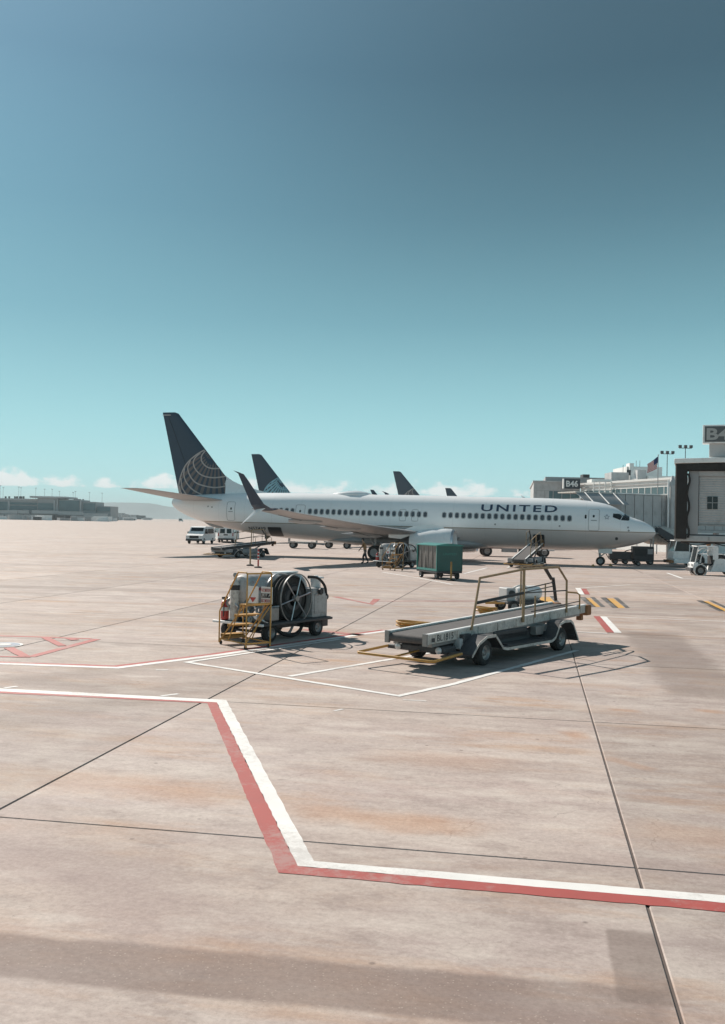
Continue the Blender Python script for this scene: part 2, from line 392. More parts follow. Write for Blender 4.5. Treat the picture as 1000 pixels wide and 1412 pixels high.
    band((60, 934), (330, 906), .9, .30, .3)
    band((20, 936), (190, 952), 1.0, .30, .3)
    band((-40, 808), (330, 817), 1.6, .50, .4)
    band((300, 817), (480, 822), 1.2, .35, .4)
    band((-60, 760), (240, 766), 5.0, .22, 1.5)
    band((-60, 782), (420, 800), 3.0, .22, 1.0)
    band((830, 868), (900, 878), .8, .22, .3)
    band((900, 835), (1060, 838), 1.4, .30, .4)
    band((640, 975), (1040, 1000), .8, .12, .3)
    # hairline cracks
    vc = n.new('ShaderNodeTexVoronoi'); vc.feature = 'DISTANCE_TO_EDGE'; vc.inputs['Scale'].default_value = .33
    wv = n.new('ShaderNodeVectorMath'); wv.operation = 'MULTIPLY_ADD'; nv = n.new('ShaderNodeTexNoise'); nv.inputs['Scale'].default_value = 1.6; nv.inputs['Detail'].default_value = 5; l.new(UV, nv.inputs['Vector'])
    l.new(nv.outputs['Color'], wv.inputs[0]); wv.inputs[1].default_value = (.9, .9, 0); l.new(UV, wv.inputs[2]); l.new(wv.outputs[0], vc.inputs['Vector'])
    crm = nz(.30, det=2, off=(3, 3, 3)); c = mix(math_('MULTIPLY', rng(vc.outputs['Distance'], .0010, .0026, .35, 0), rng(crm, .54, .60)), c, (.15, .12, .11))
    rust_ = (.40, .225, .13)
    band((60, 1072), (330, 1098), .75, .42, .3, col=rust_); band((395, 1116), (650, 1142), .55, .55, .22, col=rust_); band((860, 1140), (1040, 1166), .6, .42, .22, col=rust_)
    band((520, 1040), (700, 1056), .7, .34, .25, col=rust_); band((785, 1008), (802, 1020), .35, .6, .1, col=rust_); band((960, 979), (995, 982), .3, .7, .08, col=rust_)
    band((840, 978), (880, 981), .22, .5, .06, col=rust_); band((835, 1045), (900, 1062), .2, .4, .06, col=rust_)
    mauve = (.30, .235, .225)
    band((-40, 1170), (260, 1225), .8, .5, .3, col=mauve); band((120, 1240), (420, 1285), .7, .38, .25, col=mauve); band((300, 1010), (520, 1030), .9, .3, .3, col=mauve); band((760, 1180), (1050, 1215), .5, .3, .2, col=mauve)
    # fine grain
    c = mix(rng(fine, .25, .75, 0, 1), mix(1.0, c, (.78, .765, .755), 'MULTIPLY'), mix(1.0, c, (1.16, 1.16, 1.16), 'MULTIPLY'))
    c = mix(rng(grit, .60, .70, 0, .4), c, (.19, .165, .15))
    if joints:
        for X, s_, w in ((U_, SU, .022), (V_, SV, .018)):
            f = math_('ABSOLUTE', math_('SUBTRACT', math_('FRACT', math_('ADD', math_('DIVIDE', X, s_), .5)), .5))
            c = mix(rng(f, w / s_, w * 1.5 / s_, 1, 0), c, (.115, .095, .085))
    else:
        oi = n.new('ShaderNodeObjectInfo')
        hs = n.new('ShaderNodeHueSaturation'); l.new(c, hs.inputs['Color']); l.new(rng(oi.outputs['Random'], 0, 1, .88, 1.06), hs.inputs['Value'])
        c = hs.outputs[0]
    c = mix(1.0, c, (1.04, .999, .985), 'MULTIPLY')
    l.new(c, b.inputs['Base Color'])
    l.new(rng(med, .3, .7, .72, .9), b.inputs['Roughness']); b.inputs['Specular IOR Level'].default_value = .35
    bp = n.new('ShaderNodeBump'); bp.inputs['Strength'].default_value = .25; bp.inputs['Distance'].default_value = .006
    l.new(math_('ADD', fine, math_('MULTIPLY', grit, .5)), bp.inputs['Height']); l.new(bp.outputs[0], b.inputs['Normal'])
    return m_
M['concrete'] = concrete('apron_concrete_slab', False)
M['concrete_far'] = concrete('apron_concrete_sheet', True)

def paint(name, col, wear):
    m_ = mat(name, col, .7, var=.10, scale=2.0)
    n = m_.node_tree.nodes; l = m_.node_tree.links; b = n['Principled BSDF']
    src = b.inputs['Base Color'].links[0].from_socket
    geo = n.new('ShaderNodeNewGeometry')
    nz = n.new('ShaderNodeTexNoise'); nz.inputs['Scale'].default_value = 9; nz.inputs['Detail'].default_value = 9; nz.inputs['Roughness'].default_value = .8
    l.new(geo.outputs['Position'], nz.inputs['Vector'])
    nb = n.new('ShaderNodeTexNoise'); nb.inputs['Scale'].default_value = .8; nb.inputs['Detail'].default_value = 3
    l.new(geo.outputs['Position'], nb.inputs['Vector'])
    ad = n.new('ShaderNodeMath'); ad.operation = 'ADD'; l.new(nz.outputs[0], ad.inputs[0]); l.new(nb.outputs[0], ad.inputs[1])
    rp = n.new('ShaderNodeMapRange'); l.new(ad.outputs[0], rp.inputs[0]); rp.inputs[1].default_value = 1.02; rp.inputs[2].default_value = 1.22
    rp.inputs[3].default_value = wear * .15; rp.inputs[4].default_value = min(wear * 1.6, 1)
    mx = n.new('ShaderNodeMix'); mx.data_type = 'RGBA'; l.new(rp.outputs[0], mx.inputs[0]); l.new(src, mx.inputs[6]); mx.inputs[7].default_value = (.36, .325, .30, 1)
    l.new(mx.outputs[2], b.inputs['Base Color']); return m_
M['p_white'] = paint('white_marking_paint', (.78, .765, .74), .32)
M['p_white_worn'] = paint('worn_white_marking_paint', (.70, .68, .66), .5)
M['p_red'] = paint('red_marking_paint', (.38, .06, .05), .30)
M['p_red_worn'] = paint('faded_red_marking_paint', (.40, .10, .085), .5)
M['p_yellow'] = paint('yellow_marking_paint', (.62, .33, .06), .3)
M['p_black'] = paint('black_marking_paint', (.06, .055, .055), .45)
M['p_blue'] = paint('blue_marking_paint', (.22, .28, .36), .4)

ap = MB()
ap.add([(-6000, -60, -.012), (6000, -60, -.012), (6000, 6250, -.012), (-6000, 6250, -.012)], [(0, 1, 2, 3)])
apron = structure(ap.build('apron', M['concrete_far'], smooth=False))
# slabs, one object each, where a slab is still wide enough to see
g2u, g2v = .021, .013
hx, hy, ch = SU / 2 - g2u / 2, SV / 2 - g2v / 2, .009
sm = MB(); rings = []
for (a, z) in ((0, -.2), (0, -ch), (ch, 0)):
    rings.append([Vector((s1 * (hx - a), s2 * (hy - a), z)) for s1, s2 in ((-1, -1), (1, -1), (1, 1), (-1, 1))])
sm.loft(rings); slab_me = sm.mesh('concrete_slab', M['concrete'], smooth=False)
for iv in range(-2, 9):
    for iu in range(-9, 9):
        c_ = uvw((iu + .5) * SU, (iv + .5) * SV)
        if c_.y < -1 or c_.y > 62 or abs(c_.x) > c_.y * .40 + 5.5: continue
        inst('concrete_slab', slab_me, apron, c_, (0, 0, -TH))

ZP = .004
def strip(name, pa, pb, mt, z=ZP, world=False):
    """painted band between two edges given in photo pixels on the ground"""
    A0 = [Vector(p) if world else gnd(*p) for p in pa]; B0 = [Vector(p) if world else gnd(*p) for p in pb]
    A = []; B = []; rj = random.Random(len(A0) * 7 + int(A0[0].x * 10))
    for i in range(len(A0) - 1):
        d = A0[i + 1] - A0[i]; k = max(1, min(90, int(d.length / .12)))
        nn = Vector((-d.y, d.x, 0)).normalized()
        for q in range(k):
            j = .0 if q == 0 else 1.0
            A.append(A0[i].lerp(A0[i + 1], q / k) + nn * j * rj.gauss(0, .0045)); B.append(B0[i].lerp(B0[i + 1], q / k) + nn * j * rj.gauss(0, .0045))
    A.append(A0[-1]); B.append(B0[-1])
    vs = [Vector((p.x, p.y, z)) for p in A + B]; k = len(A)
    return MB().add(vs, [(i, i + 1, k + i + 1, k + i) for i in range(k - 1)]).build(name, mt, apron, smooth=False)
def line(name, pts, w, mt, z=ZP, off=0.0):
    P = [gnd(*p) for p in pts]; A = []; B = []
    for i, p in enumerate(P):
        dirs = []
        if i > 0: dirs.append((P[i] - P[i - 1]).normalized())
        if i < len(P) - 1: dirs.append((P[i + 1] - P[i]).normalized())
        nn = [Vector((-d.y, d.x, 0)) for d in dirs]
        q = nn[0] if len(nn) == 1 else (nn[0] + nn[1]).normalized() / max(.4, (nn[0] + nn[1]).normalized().dot(nn[0]))
        A.append(p + q * (off + w / 2)); B.append(p + q * (off - w / 2))
    return strip(name, A, B, mt, z, True)
# red and white kerbless safety line sweeping across the foreground
eW = [(-120, 943.5), (312, 965.5), (433, 1188), (740, 1213.8), (1180, 1250.4)]
eM = [(-120, 947.5), (299, 968.8), (410.5, 1194.7), (740, 1223.7), (1180, 1261.2)]
eR = [(-120, 950.2), (286, 970), (384, 1204), (740, 1235.4), (1180, 1273.8)]
strip('white_safety_line', eW, eM, M['p_white']); strip('red_safety_line', eM, eR, M['p_red'])
# the farther one
P2 = [(-160, 909.5), (162, 921), (300, 903.5), (430, 884.5), (537, 869.5)]
line('white_safety_line', P2, .20, M['p_white']); line('red_safety_line', P2, .17, M['p_red'], off=.185)
# equipment parking box
line('white_box_line', [(470, 881.5), (258, 913.5), (550, 960), (626, 943.5), (796, 897)], .13, M['p_white'], z=ZP + .003)
line('white_box_line', [(399, 933), (535, 910), (640, 893)], .13, M['p_white'], z=ZP + .002)
line('white_dash', [(556, 965), (588, 967)], .06, M['p_white_worn']); line('white_dash', [(461, 980.5), (473, 978)], .06, M['p_white_worn'])
line('white_dash', [(6, 949), (24, 946.5)], .09, M['p_white_worn']); line('white_dash', [(215, 924), (232, 924)], .07, M['p_white_worn'])
line('white_dash', [(222, 960), (246, 957)], .09, M['p_white_worn'])
# red hydrant keep-clear mark on the left
line('red_keep_clear_line', [(-90, 874.5), (55, 878.5), (126, 881)], .17, M['p_red'])
line('red_keep_clear_line', [(134, 881.5), (42, 906)], .2, M['p_red'], z=ZP + .002)
line('red_keep_clear_line', [(42, 906.5), (-90, 903.5)], .13, M['p_red'], z=ZP + .004)
line('red_keep_clear_line', [(62, 879.5), (86, 891)], .19, M['p_red'], z=ZP + .006)
line('red_keep_clear_line', [(12, 893.5), (34, 905.5)], .22, M['p_red'], z=ZP + .006)
line('red_keep_clear_line', [(95, 880.5), (104, 883)], .2, M['p_red'], z=ZP + .006)
def disc(name, px, py, r, mt, z, parent=None):
    c_ = gnd(px, py); k = 28
    return MB().add([(c_.x + r * math.cos(2 * math.pi * i / k), c_.y + r * math.sin(2 * math.pi * i / k), z) for i in range(k)], [list(range(k))]).build(name, mt, apron, smooth=False)
disc('hydrant_cover', 3, 889.5, .45, M['p_white_worn'], ZP + .004); disc('hydrant_cover', 3, 889.5, .38, M['p_blue'], ZP + .008)
disc('hydrant_cover', 3, 889.5, .2, M['p_white_worn'], ZP + .012)
# short red/white mark by the belt loader and its line
line('red_safety_line', [(823, 850), (842, 872.5)], .20, M['p_red'], z=ZP + .005); line('white_safety_line', [(823, 850), (842, 872.5)], .20, M['p_white'], z=ZP + .005, off=.205)
line('red_safety_line', [(805, 812), (810, 820)], .24, M['p_red'], z=ZP + .005); line('white_safety_line', [(797, 811), (803, 820)], .24, M['p_white'], z=ZP + .005)
line('white_box_line', [(742, 868.5), (838, 873.8)], .13, M['p_white_worn'], z=ZP + .003)
line('white_lane_line', [(835, 850.5), (1000, 857), (1150, 863)], .13, M['p_white_worn'])
line('white_lane_line', [(800, 811), (868, 806.5), (960, 808), (1100, 812)], .16, M['p_white_worn'])
line('white_lane_line', [(868, 815), (1100, 829)], .13, M['p_white_worn'])
# yellow lead-in blocks edged in black
def block(px0, px1, y0, y1, sl):
    q = [(px0, y0), (px1, y0), (px1 + sl, y1), (px0 + sl, y1)]
    w = (px1 - px0)
    strip('black_marking_block', [(px0 - 5, y0), (px0 - 5 + sl, y1)], [(px0 + 3, y0), (px0 + 3 + sl, y1)], M['p_black'])
    strip('yellow_marking_block', [(px0 + 3, y0 + 1.2), (px0 + 3 + sl * .95, y1)], [(px1 - 4, y0 + 1.2), (px1 - 4 + sl * .95, y1)], M['p_yellow'])
    strip('black_marking_block', [(px1 - 4, y0), (px1 - 4 + sl, y1)], [(px1 + 2, y0), (px1 + 2 + sl, y1)], M['p_black'])
block(833, 850, 824, 838.5, 17); block(804, 818, 823.5, 837, 15); block(965, 981, 828, 843, 32); block(738, 762, 822, 831, 8)
# faded paint farther out
line('faded_red_line', [(462, 823), (512, 833), (520, 826)], .28, M['p_red_worn']); line('faded_red_line', [(520, 829), (655, 829)], .18, M['p_red_worn'])
line('faded_red_line', [(420, 868), (500, 876)], .3, M['p_red_worn'])
line('white_lead_line', [(527, 789), (575, 796.5), (624, 806)], .16, M['p_white']); line('white_lead_line', [(540, 788.5), (760, 792)], .15, M['p_white_worn'])
line('white_lead_line', [(640, 791), (672, 783)], .2, M['p_white_worn']); line('white_lead_line', [(700, 783), (712, 777)], .2, M['p_white_worn'])
line('white_lead_line', [(920, 790), (941, 797.5), (1080, 797.5)], .2, M['p_white']); line('white_lead_line', [(941, 795), (1080, 794)], .14, M['p_white_worn'])
line('white_lead_line', [(215, 751), (232, 751)], .3, M['p_white_worn']); line('white_lead_line', [(236, 753.5), (256, 753)], .3, M['p_white_worn'])

# ------------------------------------------------------------------ airliners
CROWN = [(0, 2.58), (.08, 2.80), (.25, 3.01), (.6, 3.26), (1.2, 3.54), (1.9, 3.77), (2.4, 4.07), (2.93, 4.42), (3.6, 4.69), (4.5, 4.88), (5.65, 4.99), (7.5, 5.08), (11, 5.13), (20, 5.22), (26, 5.27), (31, 5.26), (35, 5.17), (38, 5.02), (40.0, 4.82), (40.4, 4.72)]
BELLY = [(0, 2.58), (.08, 2.38), (.25, 2.19), (.6, 1.98), (1.2, 1.75), (2, 1.53), (3, 1.34), (4.5, 1.18), (6, 1.12), (11, 1.12), (20, 1.20), (26, 1.29), (28, 1.36), (30, 1.48), (32, 1.67), (34, 1.97), (36, 2.34), (37.6, 2.71), (39, 3.17), (40.0, 3.66), (40.4, 3.95)]
HALFW = [(0, 0), (.08, .22), (.25, .42), (.6, .72), (1.2, 1.06), (2, 1.37), (3, 1.62), (4.5, 1.81), (6, 1.87), (8, 1.88), (29, 1.88), (32, 1.70), (34, 1.48), (36, 1.18), (38, .82), (39.5, .52), (40.4, .28)]
def fus_y(x, z):
    t, b_, w = interp(CROWN, x), interp(BELLY, x), interp(HALFW, x)
    q = (z - (t + b_) / 2) / max((t - b_) / 2, 1e-4)
    return w * math.sqrt(max(0, 1 - q * q)) if abs(q) < 1 else 0.0
A_LOC = Vector((22.2, 73.6, 0)); A_RZ = R(-16.6)
A_F = Vector((math.cos(A_RZ), math.sin(A_RZ), 0)); A_L = Vector((-math.sin(A_RZ), math.cos(A_RZ), 0))
def AP(px, py, y=0.0):
    """photo pixel -> (aft distance, height) in the aircraft's upright plane at sideways offset y"""
    d = ray(px, py); q = A_LOC + A_L * y; t = (q - CAM).dot(A_L) / d.dot(A_L); w = CAM + d * t - A_LOC
    return -w.dot(A_F), w.z
def airfoil(n=9):
    """closed loop of (chord fraction, thickness fraction) from trailing edge over the top and back"""
    up = []
    for i in range(n + 1):
        c_ = (1 + math.cos(math.pi * i / n)) / 2
        up.append((c_, 2.6 * (.2969 * math.sqrt(c_) - .126 * c_ - .3516 * c_**2 + .2843 * c_**3 - .1036 * c_**4) * 1.92))
    return up + [(c_, -t) for c_, t in up[-2:0:-1]]
AF = airfoil()
def wing_sec(y, xl, xt, z, th, vert=False, tilt=0.0):
    """ring in aircraft coordinates; vert: section lies in a horizontal plane, thickness sideways"""
    out = []
    for c_, t in AF:
        x = lerp(xl, xt, c_)
        zz = z if not isinstance(z, tuple) else lerp(z[0], z[1], c_)
        if vert: out.append(Vector((-x, y + t * th / 2, zz)))
        else: out.append(Vector((-x, y - math.sin(tilt) * t * th / 2, zz + math.cos(tilt) * t * th / 2)))
    return out
def fus_material():
    m_ = mat('aircraft_hull_paint', (.88, .885, .885), .42, var=.03, grime=.06, scale=.6, coat=.5, streak=(.5, 1.5, 1.5))
    n = m_.node_tree.nodes; l = m_.node_tree.links; b = n['Principled BSDF']
    src = b.inputs['Base Color'].links[0].from_socket
    tc = n.new('ShaderNodeTexCoord'); sp = n.new('ShaderNodeSeparateXYZ'); l.new(tc.outputs['Object'], sp.inputs[0])
    k = n.new('ShaderNodeMath'); k.operation = 'MULTIPLY_ADD'; l.new(sp.outputs[0], k.inputs[0]); k.inputs[1].default_value = .0035; l.new(sp.outputs[2], k.inputs[2])
    h = k.outputs[0]                                   # height above the stripe line, 2.585 at the nose
    def step(e):
        q = n.new('ShaderNodeMapRange'); l.new(h, q.inputs[0]); q.inputs[1].default_value = e - .008; q.inputs[2].default_value = e + .008; return q.outputs[0]
    m1 = n.new('ShaderNodeMix'); m1.data_type = 'RGBA'; l.new(step(2.63), m1.inputs[0]); m1.inputs[6].default_value = (.22, .165, .10, 1); l.new(src, m1.inputs[7])
    gn = n.new('ShaderNodeMix'); gn.data_type = 'RGBA'; gn.blend_type = 'MULTIPLY'; gn.inputs[0].default_value = 1; l.new(src, gn.inputs[6]); gn.inputs[7].default_value = (.64, .59, .57, 1)
    m2 = n.new('ShaderNodeMix'); m2.data_type = 'RGBA'; l.new(step(2.575), m2.inputs[0]); l.new(gn.outputs[2], m2.inputs[6]); l.new(m1.outputs[2], m2.inputs[7])
    # skin joints round the hull
    fx = n.new('ShaderNodeMath'); fx.operation = 'PINGPONG'; l.new(sp.outputs[0], fx.inputs[0]); fx.inputs[1].default_value = 1.27
    fr = n.new('ShaderNodeMapRange'); l.new(fx.outputs[0], fr.inputs[0]); fr.inputs[1].default_value = .01; fr.inputs[2].default_value = .03; fr.inputs[3].default_value = .12; fr.inputs[4].default_value = 0
    m3 = n.new('ShaderNodeMix'); m3.data_type = 'RGBA'; l.new(fr.outputs[0], m3.inputs[0]); l.new(m2.outputs[2], m3.inputs[6]); m3.inputs[7].default_value = (.2, .2, .2, 1)
    l.new(m3.outputs[2], b.inputs['Base Color']); return m_
M['hull'] = fus_material()

def hull_mesh():
    xs = [0.0, .03, .08, .15, .25, .4, .6, .9, 1.2, 1.5, 1.8, 2.1, 2.4, 2.7, 3.0, 3.4, 3.8, 4.3, 5, 5.8, 7, 8.5] + [10 + 1.5 * i for i in range(13)] + [29, 30, 31, 32, 33, 34, 35, 36, 37, 38, 38.8, 39.5, 40.0, 40.3, 40.4]
    n = 44; rings = []
    for x in xs[1:]:
        t, b_, w = interp(CROWN, x), interp(BELLY, x), interp(HALFW, x); c_ = (t + b_) / 2; h = (t - b_) / 2
        rings.append([Vector((-x, w * math.sin(2 * math.pi * j / n), c_ + h * math.cos(2 * math.pi * j / n))) for j in range(n)])
    mb = MB(); mb.loft(rings, cap=False)
    mb.v.append((0, 0, 2.58)); tip = len(mb.v) - 1
    for j in range(n): mb.f.append([tip, (j + 1) % n, j]); mb.m.append(0)
    mb.f.append([len(mb.v) - 2 - j for j in range(n)]); mb.m.append(0)
    return mb
FIN_LE = [AP(245, 568.5), AP(329.5, 681)]; FIN_TE = [AP(224.5, 568.5), AP(247.5, 684)]
def fin_x(z):
    (x1, z1), (x0, z0) = FIN_LE; xl = lerp(x0, x1, (z - z0) / (z1 - z0))
    (x1, z1), (x0, z0) = FIN_TE; xt = lerp(x0, x1, (z - z0) / (z1 - z0))
    return xl, xt
def fin_half(x, z):
    xl, xt = fin_x(z); c_ = min(max((x - xl) / (xt - xl), 0), 1)
    th = lerp(.50, .20, (z - 5) / 7.2)
    return abs(2.6 * (.2969 * math.sqrt(c_) - .126 * c_ - .3516 * c_**2 + .2843 * c_**3 - .1036 * c_**4) * 1.92) * th / 2
def clip_poly(poly, conv):
    """Sutherland-Hodgman, conv counter-clockwise"""
    out = poly
    for i in range(len(conv)):
        a, b_ = conv[i], conv[(i + 1) % len(conv)]; inp = out; out = []
        if not inp: return []
        def side(p): return (b_[0] - a[0]) * (p[1] - a[1]) - (b_[1] - a[1]) * (p[0] - a[0])
        for k in range(len(inp)):
            p, q = inp[k - 1], inp[k]; sp_, sq = side(p), side(q)
            if (sp_ < 0) != (sq < 0):
                t = sp_ / (sp_ - sq); out.append((p[0] + (q[0] - p[0]) * t, p[1] + (q[1] - p[1]) * t))
            if sq >= 0: out.append(q)
    return out
def zp(x, y): return (215 + x * .13, 560 + y * .13)     # enlarged-view pixel -> photo pixel

def airliner(name, label, group, full=True, globe='brown', fin_scale=1.0, loc=None, rz=None, scale=1.0):
    t = thing(name, label, 'airplane', loc if loc is not None else A_LOC, A_RZ if rz is None else rz, group)
    t.scale = (scale,) * 3
    hull = hull_mesh().build('fuselage', M['hull'], t)
    # fin with rounded tip, white dorsal fillet, rudder joint
    z0, z1 = 4.7, FIN_LE[0][1]
    secs = []
    for z in (z0, 5.3, 6, 7.5, 9, 10.5, 11.6, z1 - .12):
        xl, xt = fin_x(z); secs.append(wing_sec(0, xl, xt, z, lerp(.50, .20, (z - 5) / 7.2), vert=True))
    xl, xt = fin_x(z1); secs.append(wing_sec(0, xl + .25, xt, z1, .14, vert=True))
    fin = MB().loft(secs).build('fin', M['navy'], t)
    dz = [AP(312.5, 657), AP(321, 663.2), AP(331, 668), AP(345, 672.2), AP(360, 677), AP(376, 681.5)]
    mb = MB(); rr = []
    for i, (x, z) in enumerate(dz):
        xb = fin_x(z)[0] if i == 0 else x
        zb = 5.0
        w = lerp(.16, .05, i / 5)
        rr.append([Vector((-x, 0, z)), Vector((-x, w, lerp(z, zb, .5))), Vector((-x, w * 1.5, zb)), Vector((-x, -w * 1.5, zb)), Vector((-x, -w, lerp(z, zb, .5)))])
    xq, zq = AP(329.5, 681)
    x_, z_ = dz[0]
    rr.insert(0, [Vector((-x_ - .35, 0, z_ - .3))] + [Vector((-xq - .6, s_ * .12, zz)) for s_, zz in ((1, 5.4), (1, 5.0), (-1, 5.0), (-1, 5.4))])
    mb.loft(rr); mb.build('dorsal_fillet', M['plane_white'], t)
    # rudder hinge line and tip band
    if full:
        for s_ in (-1, 1):
            pts = []
            for z in [5.4 + .5 * i for i in range(14)]:
                xl, xt = fin_x(z); x = lerp(xl, xt, .70); pts.append(Vector((-x, s_ * (fin_half(x, z) + .004), z)))
            MB().tube(pts, .015, 5).build('hinge_line', M['black'], fin)
        xl, xt = fin_x(12.0)
        MB().b2((-xt + .02, -.05, 11.93), (-lerp(xl, xt, .5), -.16, 12.0)).build('tip_light_strip', M['grey_light'], fin)
    # globe emblem, a clipped fan of bars under thin rings
    def on_fin(p, off): return Vector((-p[0], -(fin_half(p[0], p[1]) + off), p[1]))
    if True:
        cpx, rpx = (300, 672), 53.3
        circ = [AP(cpx[0] + rpx * math.cos(a), cpx[1] + rpx * math.sin(a)) for a in [2 * math.pi * i / 48 for i in range(48)]]
        ztop = 12.0; zb = AP(300, 681.5)[1]
        quad = [(fin_x(zb)[0] + .03, zb), (fin_x(ztop)[0] + .03, ztop), (fin_x(ztop)[1] - .04, ztop), (fin_x(zb)[1] - .04, zb)]
        def ccw(p):
            a = sum(p[i - 1][0] * p[i][1] - p[i][0] * p[i - 1][1] for i in range(len(p))); return p if a > 0 else p[::-1]
        quad = ccw(quad); circ = ccw(circ)
        P0 = AP(*zp(650, 430)); mb = MB()
        steps = 44
        for i in range(steps):
            a0, a1 = 2 * math.pi * i / steps, 2 * math.pi * (i + (.54 if globe == 'brown' else .62)) / steps
            for r0, r1 in ((.35, 1.1), (1.1, 1.9), (1.9, 2.7), (2.7, 3.5), (3.5, 4.4), (4.4, 5.3), (5.3, 6.5), (6.5, 8)):
                q = ccw([(P0[0] + r * math.cos(a), P0[1] + r * math.sin(a)) for r, a in ((r0, a0), (r1, a0), (r1, a1), (r0, a1))])
                q = clip_poly(clip_poly(q, quad), circ)
                if len(q) < 3: continue
                mb.add([on_fin(p, .012) for p in q], [list(range(len(q)))])
        mb.build('globe_bars', M['globe_brown' if globe == 'brown' else 'globe_blue'], fin, smooth=False)
        arcs = [[(520, 465), (430, 520), (350, 590), (300, 660), (260, 760), (245, 850), (255, 935)],
                [(528, 475), (490, 530), (495, 590), (540, 640), (600, 662), (684, 660)],
                [(475, 498), (415, 560), (405, 620), (440, 690), (510, 740), (620, 760), (748, 745)],
                [(372, 575), (345, 640), (350, 700), (390, 775), (460, 828), (600, 862), (700, 858), (805, 832)],
                [(308, 660), (300, 730), (330, 815), (400, 890), (495, 940)],
                [(268, 765), (280, 860), (325, 937)], [(800, 925), (838, 916), (868, 903)], [(252, 850), (262, 900), (278, 938)]]
        rb = MB()
        for arc in arcs:
            pts = catmull([(*AP(*zp(*p)), 0) for p in arc], 5); hw = .055
            A = []; B = []
            for i, p in enumerate(pts):
                d = (pts[min(i + 1, len(pts) - 1)] - pts[max(i - 1, 0)]).normalized(); nn = Vector((-d.y, d.x, 0))
                a, b_ = p + nn * hw, p - nn * hw
                A.append(on_fin(a, .02)); B.append(on_fin(b_, .02))
            k = len(A); rb.add(A + B, [(i, i + 1, k + i + 1, k + i) for i in range(k - 1)])
        rb.build('globe_rings', M['gold' if globe == 'brown' else 'globe_blue'], fin, smooth=False)
    # tailplanes
    for s_ in (-1, 1):
        sec = [wing_sec(s_ * .35, 34.9, 39.4, 4.50, .42), wing_sec(s_ * .9, 35.2, 39.5, 4.55, .40), wing_sec(s_ * 3.5, 36.9, 40.4, 4.86, .28), wing_sec(s_ * 6.8, 39.1, 41.35, 5.24, .16), wing_sec(s_ * 7.17, 39.8, 41.5, 5.28, .08)]
        MB().loft(sec).build('tailplane', M['plane_grey'] if s_ < 0 else M['plane_grey'], t)
    # wings
    for s_ in (-1, 1):
        sec = [wing_sec(s_ * .8, 14.3, 23.0, 1.80, 1.15), wing_sec(s_ * 1.9, 15.0, 22.95, 1.92, 1.05), wing_sec(s_ * 4.83, 17.0, 22.75, 2.22, .80), wing_sec(s_ * 6.0, 17.75, 22.85, 2.34, .66), wing_sec(s_ * 11.0, 20.6, 24.2, 2.88, .42), wing_sec(s_ * 15.5, 23.05, 25.35, 3.45, .27), wing_sec(s_ * 17.0, 23.85, 25.8, 3.68, .22)]
        w = MB().loft(sec).build('wing', M['plane_grey'], t)
        if full:
            for fy, fx, fz, ln in ((3.6, 21.0, 1.75, 3.4), (8.2, 21.4, 2.30, 3.2), (12.3, 23.0, 2.78, 2.5)):
                MB().lathe((-fx + .6, s_ * fy, fz + .1), (-1, 0, .04), [(0, .02), (.3, .12), (.9, .21), (1.7, .24), (2.5, .17), (ln, .02)], 10).build('flap_track_fairing', M['plane_grey'], w)
            pts = [Vector((-lerp(a[1], a[2], .78), s_ * a[0], a[3])) for a in ((2.2, 15, 22.95, 1.62), (6, 17.75, 22.85, 2.14), (11, 20.6, 24.2, 2.75), (15, 22.8, 25.2, 3.30))]
            MB().tube(pts, .018, 5).build('flap_joint', M['dark_metal'], w)
        # split winglet
        if s_ < 0 or full:
            def wp(px, py, y): x, z = AP(px, py, y); return x, z
            prof = [((378, 703.5), (351.5, 703.5), 17.15, .18), ((364, 695), (346.5, 696.5), 17.72, .15), ((352, 677), (338.5, 677), 17.98, .12), ((343.5, 664), (333, 664), 18.08, .10), ((336.5, 654), (328.5, 653), 18.16, .07), ((330, 651.3), (321.5, 648.5), 18.22, .03)]
            rr = []
            for i, (le, te, y, th) in enumerate(prof):
                xl, zl = wp(*le, -y); xt, zt = wp(*te, -y)
                tilt = [.3, .9, 1.35, 1.42, 1.45, 1.45][i]
                rr.append(wing_sec(s_ * y, xl, xt, (zl, zt), th, tilt=s_ * tilt * -1 if s_ > 0 else tilt))
            wl = MB().loft([wing_sec(s_ * 17.0, 23.85, 25.8, 3.68, .22)] + rr).build('winglet', M['navy'] if True else 0, t)
            rr = []
            for le, te, y, th in (((366, 701), (351.5, 703), 17.45, .14), ((353, 709), (343, 712), 17.65, .10), ((334, 722), (331.5, 724), 17.9, .03)):
                xl, zl = wp(*le, -y); xt, zt = wp(*te, -y); rr.append(wing_sec(s_ * y, xl, xt, (zl, zt), th, tilt=-s_ * .9))
            MB().loft(rr).build('lower_blade', M['plane_white'], wl)
            if full:
                xl, zl = wp(384, 705, -17); 
    # engines
    for s_ in (-1, 1):
        o = Vector((-14.45, s_ * 4.83, 1.50)); ax = (-1, 0, -.02)
        e = MB().lathe(o, ax, [(.30, .80), (.12, .84), (.02, .90), (0, .94), (.04, .99), (.25, 1.06), (.8, 1.10), (1.6, 1.09), (2.4, 1.0), (3.1, .86), (3.35, .80), (3.3, .70), (2.6, .70)], 36).build('engine', M['plane_white'], t)
        # flatten the underside like the real cowl
        for v in e.data.vertices:
            d = v.co.z - 1.5
            if d < 0: v.co.z = 1.5 + d * .86
        MB().lathe(o, ax, [(.30, .805), (.10, .855), (.0, .925), (-.015, .95), (.02, .985), (.14, 1.03)], 36).build('inlet_lip', M['alu'], e)
        for v in e.children[-1].data.vertices:
            d = v.co.z - 1.5
            if d < 0: v.co.z = 1.5 + d * .86
        MB().lathe(o, ax, [(.55, .80), (.56, .28), (.15, .02)], 28, cap=False).build('fan', M['dark_metal'], e)
